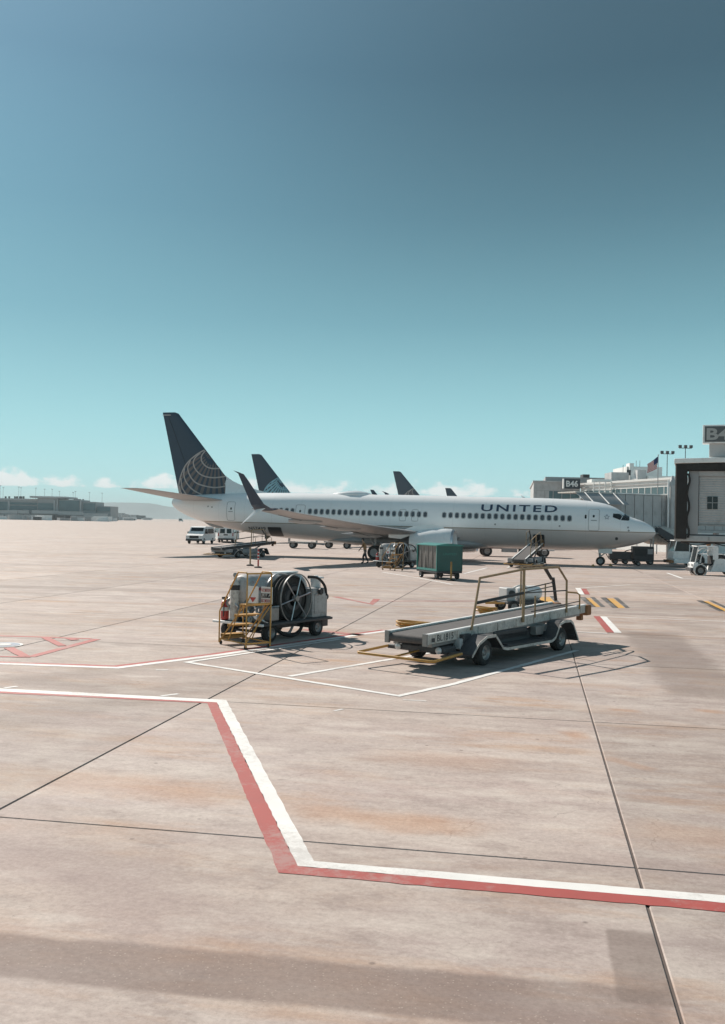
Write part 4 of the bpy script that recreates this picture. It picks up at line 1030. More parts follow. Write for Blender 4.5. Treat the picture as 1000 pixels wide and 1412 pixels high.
    if marks:
        for tx, z, mt in (('NO SMOKING', 1.20, 'letter_red'), ('JET A', 1.075, 'letter_white'), ('NO SMOKING', .95, 'letter_red')):
            lettering('notice_text', tx, (-.137, .265, z), (0, -1, 0), (0, 0, 1), .31, .085, M[mt], sg)
        lettering('tank_text', 'FLAMMABLE', (-.02, .575, 1.19), (1, 0, 0), (0, .12, 1), .5, .09, M['letter_red'], t)
        lettering('tank_text', 'JET FUEL', (.02, .655, 1.385), (1, 0, 0), (0, .9, .5), .42, .08, M['letter_red'], t)
    for k in range(12):
        rr = random.Random(k + 5); y = .12 + .095 * k; z = .52 + .12 * (k % 3)
        MB().tube(catmull([(-.05, y, .46), (-.20, y + .03, z), (-.22, y + .12, z + .12), (-.02, y + .18, z + .22)], 4), .022 + .012 * (k % 2), 7).build('pipe', M['steel' if k % 2 else 'alu'], t)
    for k, (x, y, z) in enumerate(((-.2, .22, .60), (-.22, .75, .72), (-.2, .5, .52))):
        MB().lathe((x, y, z), (-1, 0, .2), [(0, .03), (.04, .03), (.045, .075), (.06, .075), (.065, .03), (.1, .03)], 14, cap=True).build('valve_wheel', M['steel'], t)
    rail([(.02, .08, .46), (.02, .08, .84), (.30, .08, .84)], .018, t, 'guard_rail', 'alu')
    MB().b2((.05, .10, .48), (.36, .5, .82)).build('pump_housing', M['steel'], t, bevel=.03)
    return t
c0 = gnd(376, 886); cdv = gnd(440, 877) - c0; CRZ = math.atan2(cdv.y, cdv.x)
hydrant_cart('fuel cart with big black hose reel and red extinguisher behind yellow steps', c0, CRZ, True)
c1 = gnd(545, 783.5); hydrant_cart('smaller-looking fuel cart with hose reel under the airliner engine', c1, R(48), False)

# ---- rolling yellow steps
def rolling_steps(label, loc, rz, mt='yellow'):
    t = thing('rolling_steps', label, 'step ladder', loc, rz, 'yellow rolling steps')
    run, wd, r = 1.20, .64, .017
    for k in range(4):
        x = lerp(.12, run - .18, k / 3); z = .25 * (k + 1)
        dpt = .22 if k < 3 else .36
        tr = MB().b2((x - dpt / 2, .03, z - .02), (x + dpt / 2, wd - .03, z)).build('tread', M[mt], t)
        MB().b2((x - dpt / 2, .03, z - .065), (x - dpt / 2 + .012, wd - .03, z - .0205)).build('tread_lip', M[mt], tr)
    for y in (0.0, wd):
        rail([(0, y, .05), (run - .1, y, 1.0)], .016, t, 'stringer', mt)
        rail([(.0, y, .06), (0, y, .76), (.02, y, .80), (run * .64, y, 1.68), (run * .68, y, 1.72), (run - .04, y, 1.72), (run, y, 1.68), (run, y, .05)], r, t, 'hand_rail', mt)
        rail([(0, y, .13), (run, y, .13)], r, t, 'base_bar', mt)
        rail([(run * .35, y, .13), (run * .80, y, .98)], .013, t, 'brace', mt)
    rail([(run, 0, 1.70), (run, wd, 1.70)], r, t, 'top_bar', mt); rail([(run, 0, 1.02), (run, wd, 1.02)], r, t, 'back_bar', mt)
    rail([(run, 0, .13), (run, wd, .13)], r, t, 'base_bar', mt); rail([(0, 0, .13), (0, wd, .13)], r, t, 'base_bar', mt)
    rail([(run, 0, .15), (run, wd, .98)], .013, t, 'brace', mt)
    MB().b2((.02, .03, .14), (.16, wd - .03, .21)).build('foot_box', M['ochre'], t, bevel=.01)
    for x in (.05, run - .05):
        for y in (.02, wd - .02):
            k = MB().cyl((x, y - .015, .045), (x, y + .015, .045), .045, 12).build('caster', M['rubber'], t)
            MB().cyl((x, y, .05), (x, y, .13), .012, 6).build('caster_stem', M['steel'], k)
    return t
sa, sb = gnd(302, 888), gnd(338, 896); sv = sb - sa
rolling_steps('yellow rolling steps with tall hand rails in front of the nearer fuel cart', sa, math.atan2(sv.y, sv.x))
s2 = gnd(527, 786); rolling_steps('faded yellow rolling steps beside the fuel cart near the main wheels', s2, R(-50), 'ochre')

# ---- green baggage cart
def baggage_cart():
    o = gnd(602, 799.5); t = thing('baggage_cart', 'green enclosed baggage cart with clear curtain side', 'baggage cart', o, R(112))
    L_, W_ = 2.45, 1.50
    fr = MB(); fr.b2((0, -W_, .34), (L_, 0, .44)); fr.b2((.2, -W_ + .3, .24), (L_ - .2, -W_ + .4, .34)); fr.b2((.2, -.4, .24), (L_ - .2, -.3, .34)); fr.build('chassis', M['dark_metal'], t, bevel=.01)
    MB().b2((.0, -W_, .445), (.04, 0, 1.80)).build('end_wall', M['green'], t, bevel=.012)
    MB().b2((L_ - .04, -W_, .445), (L_, 0, 1.80)).build('end_wall', M['green'], t, bevel=.012)
    MB().b2((.04, -W_, .445), (L_ - .04, -W_ + .03, .9)).build('side_panel', M['green'], t)
    MB().b2((.04, -.012, .445), (L_ - .04, .012, .56)).build('side_rail', M['green_light'], t)
    rr = []
    for x in (-.05, L_ + .05):
        rr.append([Vector((x, lerp(.06, -W_ - .06, i / 10), 1.80 + .09 * math.sin(math.pi * i / 10))) for i in range(11)] + [Vector((x, -W_ - .06, 1.76)), Vector((x, .06, 1.76))])
    MB().loft(rr).build('roof', M['green_light'], t)
    for x, y in ((.03, -.02), (L_ - .03, -.02), (.03, -W_ + .02), (L_ - .03, -W_ + .02), (L_ * .5, -W_ + .02)):
        MB().b2((x - .03, y - .03, .44), (x + .03, y + .03, 1.79)).build('post', M['green_light' if y > -.5 else 'green'], t)
    # curtain with folds
    for y, s_ in ((-.05, 1), (-W_ + .08, -1)):
        rows = []; nx, nz_ = 60, 6
        for j in range(nz_ + 1):
            for i in range(nx + 1):
                x = lerp(.08, L_ - .08, i / nx); w = math.sin(i * .9) * .022 + math.sin(i * .37 + j * .4) * .03
                rows.append(Vector((x, y + w * lerp(1, .3, j / nz_), lerp(.56, 1.76, j / nz_))))
        MB().add(rows, [(j * (nx + 1) + i, j * (nx + 1) + i + 1, (j + 1) * (nx + 1) + i + 1, (j + 1) * (nx + 1) + i) for j in range(nz_) for i in range(nx)]).build('curtain', M['curtain'], t)
    lettering('cart_lettering', 'UNITED', (-.006, -.35, 1.28), (0, -1, 0), (0, 0, 1), .8, .12, M['green_light'], t)
    for x in (.28, L_ - .28):
        for y in (-.16, -W_ + .16): wheel(t, (x, y, .20), .20, .13)
        MB().cyl((x, -.2, .2), (x, -W_ + .2, .2), .03, 8).build('axle', M['dark_metal'], t)
    rail([(L_, -W_ / 2, .32), (L_ + .75, -W_ / 2, .16)], .03, t, 'tow_bar', 'dark_metal')
    MB().b2((-.07, -W_ / 2 - .05, .28), (0, -W_ / 2 + .05, .36)).build('rear_hitch', M['dark_metal'], t)
    return t
baggage_cart()

# ---- delineator posts
def delineator(label, px, py, h, mt, bands=False):
    t = thing('marker_post', label, 'marker post', gnd(px, py), 0, 'marker posts on the apron')
    MB().lathe((0, 0, 0), (0, 0, 1), [(0, .24), (.05, .24), (.08, .16), (.10, .06)], 16, cap=True).build('base', M['rubber'], t)
    MB().lathe((0, 0, .10), (0, 0, 1), [(0, .05), (h - .16, .05), (h - .12, .03), (h - .1, .0)], 14).build('post', M[mt], t)
    if bands:
        for z in (h * .45, h * .62, h * .8): MB().lathe((0, 0, z), (0, 0, 1), [(0, .053), (.07, .053)], 14).build('reflective_band', M['letter_white'], t)
delineator('faded brown marker post beyond the yellow steps', 345, 780, 1.18, 'brown_rail')
delineator('red marker post with white bands beyond the yellow steps', 356, 783, 1.15, 'red', True)
delineator('ochre marker post in front of the green baggage cart', 622, 801, 1.0, 'ochre')

# ---- small white tank cart and yellow hose behind the belt loader
def tank_cart():
    t = thing('tank_cart', 'small white service cart with tank behind the parked belt loader', 'service cart', gnd(690, 843), R(20))
    MB().b2((0, -.5, .28), (1.55, .5, .36)).build('deck', M['dark_metal'], t, bevel=.01)
    MB().lathe((.55, 0, .62), (1, 0, 0), [(0, .04), (.03, .18), (.12, .25), (.85, .25), (.95, .18), (.98, .04)], 20, cap=True).build('tank', M['white'], t)
    MB().b2((.08, -.3, .36), (.42, .3, .80)).build('pump_box', M['grey_light'], t, bevel=.03)
    MB().lathe((.25, -.32, .62), (0, -1, 0), [(0, .11), (.05, .11), (.06, .05)], 14, cap=True).build('gauge', M['black'], t)
    MB().tube(catmull([(.3, -.3, .8), (.5, -.42, .9), (.75, -.4, .84), (.8, -.36, .5)], 5), .03, 8).build('hose', M['letter_white'], t)
    for x in (.25, 1.3):
        for y in (-.46, .46): wheel(t, (x, y, .2), .2, .12)
    rail([(0, -.3, .3), (-.55, 0, .28), (0, .3, .3)], .028, t, 'tow_bar', 'yellow')
tank_cart()
def hose_coil(label, px, py, r0, mt):
    o = gnd(px, py); pts = []
    for i in range(110):
        a = i * .33; k = i / 110; pts.append((math.cos(a) * (r0 - .10 * math.sin(a * .31)) , math.sin(a) * (r0 * .8 - .08 * math.cos(a * .23)), .035 + .19 * k + .02 * math.sin(a * 1.7)))
    ob = MB().tube(pts, .032, 7).build('hose_coil', M[mt], loc=o); tag(ob, label, 'hose', 'yellow hoses on the concrete')
hose_coil('coiled yellow hose on the concrete behind the low end of the belt loader', 572, 869, .40, 'yellow')
hose_coil('yellow hose coil lying by the tow bar of the small tank cart', 672, 847, .28, 'yellow')

# ---- road vehicles
def van(label, loc, rz, door_open=False, h=2.05, group='white vans by the airliner tail'):
    """x forward, origin on the ground at the middle"""
    t = thing('van', label, 'van', loc, rz, group)
    prof = [(-2.45, .38), (2.40, .38), (2.45, .62), (2.42, .95), (1.75, 1.18), (1.05, h - .12), (.75, h), (-2.2, h), (-2.42, h - .12), (-2.5, .9)]
    rr = []
    for y, ins in ((-.97, .10), (-1.0, 0), (-1.0, 0.0), (1.0, 0), (.97, .10)):
        rr.append([Vector((x * (1 - ins * .08), y * (1 - .13 * max(0, (z - 1.0) / (h - 1.0))), z - (ins * .25 if z > 1.5 else 0))) for x, z in prof])
    MB().loft(rr).build('body', M['white'], t, ang=25, bevel=.03)
    def pane(nm, pts, mt='glass'): return MB().add([Vector(p) for p in pts], [list(range(len(pts)))]).build(nm, M[mt], t, smooth=False)
    yw = lambda z: 1.004 * (1 - .13 * max(0, (z - 1.0) / (h - 1.0)))
    pane('windscreen', [(1.70, -.80, 1.225), (1.70, .80, 1.225), (1.10, .74, h - .16), (1.10, -.74, h - .16)])
    pane('rear_window', [(-2.487, .12, 1.2), (-2.487, .72, 1.2), (-2.452, .68, h - .3), (-2.452, .12, h - .3)])
    pane('rear_window', [(-2.487, -.12, 1.2), (-2.487, -.72, 1.2), (-2.452, -.68, h - .3), (-2.452, -.12, h - .3)])
    for s_ in (-1, 1):
        z0_, z1_ = 1.22, h - .28
        pane('side_window', [(1.45, s_ * (yw(z0_) + .01), z0_), (.35, s_ * (yw(z0_) + .01), z0_), (.35, s_ * (yw(z1_) + .01), z1_), (1.0, s_ * (yw(z1_) + .01), z1_)])
        pane('side_window', [(.1, s_ * (yw(z0_) + .01), z0_), (-2.0, s_ * (yw(z0_) + .01), z0_), (-2.0, s_ * (yw(z1_) + .01), z1_), (.1, s_ * (yw(z1_) + .01), z1_)])
        MB().b2((2.40, s_ * .62, .78), (2.47, s_ * .92, .98)).build('headlight', M['lamp_clear'], t)
        MB().b2((-2.53, s_ * .84, .85), (-2.47, s_ * .96, 1.25)).build('tail_lamp', M['lamp_red'], t)
        MB().b2((1.15, s_ * 1.02, 1.2), (1.27, s_ * 1.24, 1.42)).build('mirror', M['black'], t, bevel=.02)
        for x in (-1.6, 1.55): wheel(t, (x, s_ * .88, .34), .34, .22)
    MB().b2((2.41, -.55, .66), (2.475, .55, .98)).build('grille', M['black'], t)
    MB().b2((2.36, -.98, .34), (2.56, .98, .58)).build('bumper', M['dark_metal'], t, bevel=.03)
    MB().b2((-2.60, -.98, .34), (-2.42, .98, .56)).build('bumper', M['dark_metal'], t, bevel=.03)
    MB().b2((-2.505, -.26, .92), (-2.49, .26, 1.08)).build('number_plate', M['black'], t)
    if door_open:
        d = MB().b2((-1.2, -1.02, .4), (-1.26, -1.9, h - .12)).build('open_door', M['white'], t, bevel=.02)
        MB().b2((-1.19, -1.2, 1.15), (-1.185, -1.8, h - .3)).build('pane', M['glass'], d)
        MB().b2((-1.1, -1.015, .45), (.1, -1.0, h - .2)).build('doorway_shade', M['black'], t)  # black panel paints the shade inside the open doorway
v = gnd(270, 750); van('white van facing the apron, its dark windscreen and grille in view', v + Vector((.2, 2.2, 0)), R(-99))
v = gnd(311, 748.5); van('white van seen from behind, its two rear windows in view', v + Vector((-.1, 2.6, 0)), R(92))
v = gnd(292, 747.5); van('white van with an open side door standing between two other vans', v + Vector((.6, 6.0, 0)), R(-90 + 180 + 20), True)
v = gnd(248, 718.6); van('tiny dark silhouette of a van out on the horizon', Vector((-188, 1010, 0)), R(10), h=3.2, group='distant vehicles')

def truck(label, loc, rz):
    t = thing('tank_truck', label, 'truck', loc, rz)
    MB().b2((-3.6, -.45, .72), (3.6, .45, .9)).build('chassis', M['dark_metal'], t)
    cabp = [(2.1, .6), (3.7, .6), (3.75, 1.3), (3.45, 2.1), (3.2, 2.3), (2.1, 2.3)]
    c_ = MB().prism([(x, -1.1, z) for x, z in cabp], (0, 2.2, 0)).build('cab', M['white'], t, bevel=.05)
    MB().b2((2.4, -1.115, 1.4), (3.2, -1.10, 2.0)).build('side_window', M['glass'], c_)
    MB().lathe((-3.5, 0, 1.55), (1, 0, 0), [(0, .1), (.05, .6), (.25, .78), (5.0, .78), (5.2, .6), (5.25, .1)], 24, cap=True).build('tank', M['white'], t)
    for x0, x1 in ((-1.2, .2), (.4, 1.4)): MB().b2((x0, -1.1, .42), (x1, -.5, .88)).build('locker', M['dark_metal' if x0 > 0 else 'grey_panel'], t, bevel=.02)
    MB().b2((-3.7, -1.15, .80), (1.9, 1.15, .9)).build('deck', M['red'], t)
    for x in (-2.6, 2.75):
        for s_ in (-1, 1): wheel(t, (x, s_ * .95, .48), .48, .30)
truck('white tank truck behind the airliner belly, wheels showing below', gnd(673, 767) + Vector((2.5, .9, 0)), 0)

def dolly(label, loc, rz):
    t = thing('baggage_dolly', label, 'baggage dolly', loc, rz, 'baggage dollies behind the airliner')
    MB().b2((-1.5, -.75, .62), (1.5, .75, .74)).build('deck', M['white_dirty'], t, bevel=.01)
    MB().b2((-1.5, -.72, .75), (-1.46, .72, 1.6)).build('end_rack', M['steel'], t); MB().b2((1.46, -.72, .75), (1.5, .72, 1.6)).build('end_rack', M['steel'], t)
    for x in (-1.0, 1.0):
        for s_ in (-1, 1): wheel(t, (x, s_ * .6, .38), .38, .22)
        MB().b2((x - .12, -.5, .34), (x + .12, .5, .62)).build('bogie', M['dark_metal'], t)
    rail([(1.5, 0, .5), (2.3, 0, .42)], .04, t, 'tow_bar', 'dark_metal')
for k, px in enumerate((417, 466)):
    dolly(['empty white baggage dolly behind the airliner, closer to the tail', 'empty white baggage dolly behind the airliner, closer to the wing'][k], gnd(px, 756.5) + Vector((0, .8, 0)), R(-4))

def tow_tractor():
    o = gnd(929, 782); t = thing('tow_tractor', 'low white pushback tractor with boxy cab by the airliner nose', 'tow tractor', o + Vector((0, 1.0, 0)), R(-4))
    MB().b2((0.1, -1.0, .28), (4.4, 1.0, .62)).build('body', M['white'], t, bevel=.04)
    MB().b2((1.35, -1.0, .625), (4.35, 1.0, 1.05)).build('engine_deck', M['white'], t, bevel=.05)
    cabp = [(-.05, .62), (1.3, .62), (1.3, 1.98), (.28, 1.98)]
    c_ = MB().prism([(x, -.92, z) for x, z in [(0.0, .625), (1.3, .625), (1.3, 1.22), (0.12, 1.22)]], (0, 1.84, 0)).build('cab', M['white'], t, bevel=.02)
    MB().b2((.2, -.95, 1.98), (1.36, .95, 2.06)).build('cab_roof', M['white'], c_, bevel=.02)
    for y in (-.90, .90):
        rail([(.12, y, 1.2), (.30, y, 2.0)], .04, c_, 'pillar', 'white'); rail([(1.27, y, 1.2), (1.27, y, 2.0)], .04, c_, 'pillar', 'white')
        MB().add([(.18, y, 1.22), (1.24, y, 1.22), (1.24, y, 1.97), (.32, y, 1.97)], [(0, 1, 2, 3)]).build('pane', M['glass'], c_)
    MB().add([(.13, -.88, 1.22), (.13, .88, 1.22), (.31, .88, 1.97), (.31, -.88, 1.97)], [(0, 1, 2, 3)]).build('windscreen', M['glass'], c_)
    for x in (.95 + .9, 3.6):
        for s_ in (-1, 1):
            wheel(t, (x, s_ * .92, .52), .52, .34)
            MB().lathe((x, s_ * 1.0 - (.2 if s_ > 0 else -.0), .52), (0, s_, 0), [(0, .60), (.08, .60), (.08, .55), (0, .55)], 20).build('wheel_arch', M['white'], t)
    MB().b2((-.25, -.95, .30), (.1, .95, .52)).build('front_bumper', M['rust'], t, bevel=.02)
    for y in (-.6, .6): MB().lathe((1.1, y, 2.06), (0, 0, 1), [(0, .07), (.08, .07), (.14, .03)], 12, cap=True).build('beacon', M['yellow'], t)
    rail([(-.25, 0, .42), (-4.2, .15, .34)], .06, t, 'tow_bar', 'dark_metal')
    for k in (0, 1): wheel(t, (-2.4, -.2 + .4 * k, .17), .17, .1)
tow_tractor()

def tug():
    o = gnd(972, 793.5); t = thing('baggage_tug', 'white baggage tug with open-sided canopy and amber beacon', 'baggage tug', o + Vector((.1, .7, 0)), R(176))
    # x forward (towards the left of the view)
    MB().prism([(x, -.62, z) for x, z in ((.75, .22), (.80, .40), (.72, .78), (.45, .82), (.45, .30), (-.35, .30), (-.5, .62), (-.62, 1.05), (-2.1, 1.0), (-2.2, .25))], (0, 1.24, 0)).build('body', M['white'], t, bevel=.03)
    MB().b2((.76, -.66, .24), (.92, .66, .46)).build('bumper', M['dark_metal'], t, bevel=.02)
    MB().lathe((.76, -.40, .64), (1, 0, 0), [(0, .08), (.06, .08), (.07, .03)], 12, cap=True).build('headlight', M['lamp_clear'], t)
    MB().lathe((.76, .40, .64), (1, 0, 0), [(0, .08), (.06, .08), (.07, .03)], 12, cap=True).build('headlight', M['lamp_clear'], t)
    cn = MB().b2((-.78, -.62, 1.80), (.55, .62, 1.87)).build('canopy', M['white'], t, bevel=.02)
    for y in (-.58, .58):
        rail([(.62, y, .80), (.42, y, 1.80)], .035, cn, 'front_pillar', 'white'); MB().b2((-.80, y - .05, 1.0), (-.48, y + .05, 1.80)).build('rear_pillar', M['white'], cn)
        rail(catmull([(.30, y, .8), (.22, y, 1.3), (-.02, y, 1.62), (-.35, y, 1.68), (-.48, y, 1.3)], 5), .03, cn, 'arch', 'white')
    MB().add([(.60, -.54, .84), (.60, .54, .84), (.43, .54, 1.78), (.43, -.54, 1.78)], [(0, 1, 2, 3)]).build('windscreen', M['glass'], cn)
    MB().b2((-.45, -.5, .62), (-.02, .5, .74)).b2((-.55, -.5, .7), (-.42, .5, 1.25)).build('seat', M['seat'], t, bevel=.04)
    sw = MB(); sw.lathe((.22, .2, 1.02), (-.6, 0, 1), [(-.012, .17), (0, .185), (.012, .17), (0, .155), (-.012, .17)], 16); sw.cyl((.45, .2, .8), (.22, .2, 1.02), .02, 6); sw.build('steering_wheel', M['black'], t)
    MB().lathe((-.3, .2, 1.87), (0, 0, 1), [(0, .10), (.04, .14), (.15, .15), (.24, .10), (.28, .02)], 14, cap=True).build('beacon', M['rust'], t)
    for x in (.30, -1.7):
        for s_ in (-1, 1): wheel(t, (x, s_ * .60, .31), .31, .2)
    for s_ in (-1, 1): MB().lathe((.30, s_ * .50, .31), (0, s_, 0), [(0, .40), (.22, .40), (.22, .36), (0, .36)], 18).build('wheel_arch', M['white'], t)
    MB().b2((-.62, -.5, 1.06), (-.9, .5, 1.12)).build('cowl_vent', M['dark_metal'], t)
tug()

def power_cart():
    o = gnd(893, 779); t = thing('power_cart', 'dark ground power cart on small wheels under the airliner nose', 'power cart', o + Vector((0, 1.0, 0)), R(-8))
    MB().b2((-.95, -.6, .35), (.7, .6, 1.45)).build('housing', M['dark_metal'], t, bevel=.05)
    MB().b2((-.8, -.612, .7), (.1, -.602, 1.3)).build('louvre_panel', M['black'], t)
    for k in range(6): MB().box((-.35, -.62, .76 + .1 * k), (.86, .02, .03)).build('louvre', M['dark_metal'], t)
    MB().b2((.2, -.612, .85), (.6, -.602, 1.25)).build('control_panel', M['grey_light'], t)
    for x in (-.65, .45):
        for s_ in (-1, 1): wheel(t, (x, s_ * .5, .22), .22, .14)
    MB().b2((-1.0, -.55, .26), (.75, .55, .36)).build('chassis', M['dark_metal'], t)
    MB().b2((-2.75, -.55, .34), (-1.05, .55, .98)).build('added_dark_box', M['dark_metal'], t, bevel=.04)  # dark box added to fill the dark mass under the nose
    for x in (-2.3, -1.5):
        for s_ in (-1, 1): wheel(t, (x, s_ * .5, .2), .2, .14)
    MB().tube(catmull([(-.9, .0, 1.2), (-1.5, .0, 1.0), (-1.9, .2, .4), (-2.6, .4, .3), (-3.2, .5, 1.25)], 6), .035, 8).build('cable', M['black'], t)
power_cart()
for k, (px, py) in enumerate(((818, 781), (842, 780))):
    o = gnd(px, py); ob = MB().prism([(-.14, -.25, 0), (.14, -.25, 0), (.0, -.25, .17)], (0, .5, 0)).build('wheel_chock', M['yellow'], loc=o, rot=(0, 0, R(-16.6)))
    tag(ob, 'yellow rubber wedge beside the airliner nose wheels', 'wheel chock', 'chocks at the nose wheels')

# ---- ramp worker by the main wheels
def worker():
    o = gnd(503.5, 777.5)
    me = bpy.data.meshes.new('person'); bm = bmesh.new(); lay = bm.verts.layers.skin.verify()
    J = {}
    def jn(n, p, r, par=None):
        v = bm.verts.new(p); v[lay].radius = (r, r) if not isinstance(r, tuple) else r; J[n] = v
        if par: bm.edges.new((J[par], v))
    jn('pelvis', (0, 0, .93), (.155, .12)); jn('belly', (.03, 0, 1.10), (.145, .11), 'pelvis'); jn('chest', (.08, 0, 1.32), (.17, .12), 'belly'); jn('neckb', (.13, 0, 1.48), .075, 'chest'); jn('neck', (.16, 0, 1.56), .058, 'neckb')
    jn('head', (.19, 0, 1.65), (.085, .095), 'neck'); jn('crown', (.20, 0, 1.76), (.075, .085), 'head')
    for s_, st in ((-1, 1), (1, -1)):
        k = 'l' if s_ > 0 else 'r'
        jn('hip' + k, (0, s_ * .10, .88), .10, 'pelvis'); jn('knee' + k, (.13 * st + .05, s_ * .10, .49), .078, 'hip' + k)
        jn('ank' + k, (.16 * st - (.10 if st < 0 else 0), s_ * .10, .10 if st > 0 else .15), .055, 'knee' + k)
        jn('toe' + k, (.16 * st + .17 - (.10 if st < 0 else 0), s_ * .11, .045 if st > 0 else .06), .05, 'ank' + k)
        jn('sh' + k, (.10, s_ * .19, 1.40), .065, 'chest'); jn('el' + k, (.10 - .12 * st, s_ * .25, 1.14), .045, 'sh' + k); jn('wr' + k, (.24 - .14 * st, s_ * .24, .96), .033, 'el' + k); jn('hd' + k, (.29 - .14 * st, s_ * .235, .88), (.04, .022), 'wr' + k)
    J['pelvis'][lay].use_root = True
    bm.to_mesh(me); bm.free()
    ob = bpy.data.objects.new('person', me); COL.objects.link(ob)
    ob.modifiers.new('skin', 'SKIN'); sd = ob.modifiers.new('sub', 'SUBSURF'); sd.levels = 2; sd.render_levels = 2
    dg = bpy.context.evaluated_depsgraph_get(); m2 = bpy.data.meshes.new_from_object(ob.evaluated_get(dg)); bpy.data.objects.remove(ob)
    m2.materials.clear()
    for k in ('skin', 'trousers', 'vest', 'hair', 'black'): m2.materials.append(M[k])
    for p_ in m2.polygons:
        p_.use_smooth = True; z = p_.center.z; y = abs(p_.center.y); x = p_.center.x
        if z > 1.70 or (z > 1.6 and x < .16): p_.material_index = 3
        elif z > 1.50: p_.material_index = 0
        elif z < .09: p_.material_index = 4
        elif y > .17 and z < 1.2 and z > .75: p_.material_index = 0
        elif z > .98: p_.material_index = 2
        else: p_.material_index = 1
    ob = bpy.data.objects.new('person', m2); COL.objects.link(ob); ob.location = (o.x, o.y, 0); ob.rotation_euler = (0, 0, R(165))
    tag(ob, 'worker in orange vest and dark trousers walking beside the main wheels', 'person')
    eyes = MB()
    for s_ in (-1, 1): eyes.lathe((.275, s_ * .032, 1.665), (1, 0, 0), [(0, .012), (.006, .009), (.008, 0)], 8)
    eyes.prism([(.275, -.012, 1.635), (.275, .012, 1.635), (.30, 0, 1.625), (.275, 0, 1.66)], (0, 0, .004)); eyes.build('face', M['skin'], ob)
    MB().lathe((.19, 0, 1.715), (.15, 0, 1), [(0, .105), (.05, .10), (.09, .07), (.11, .0)], 16).build('cap', M['trousers'], ob)
worker()

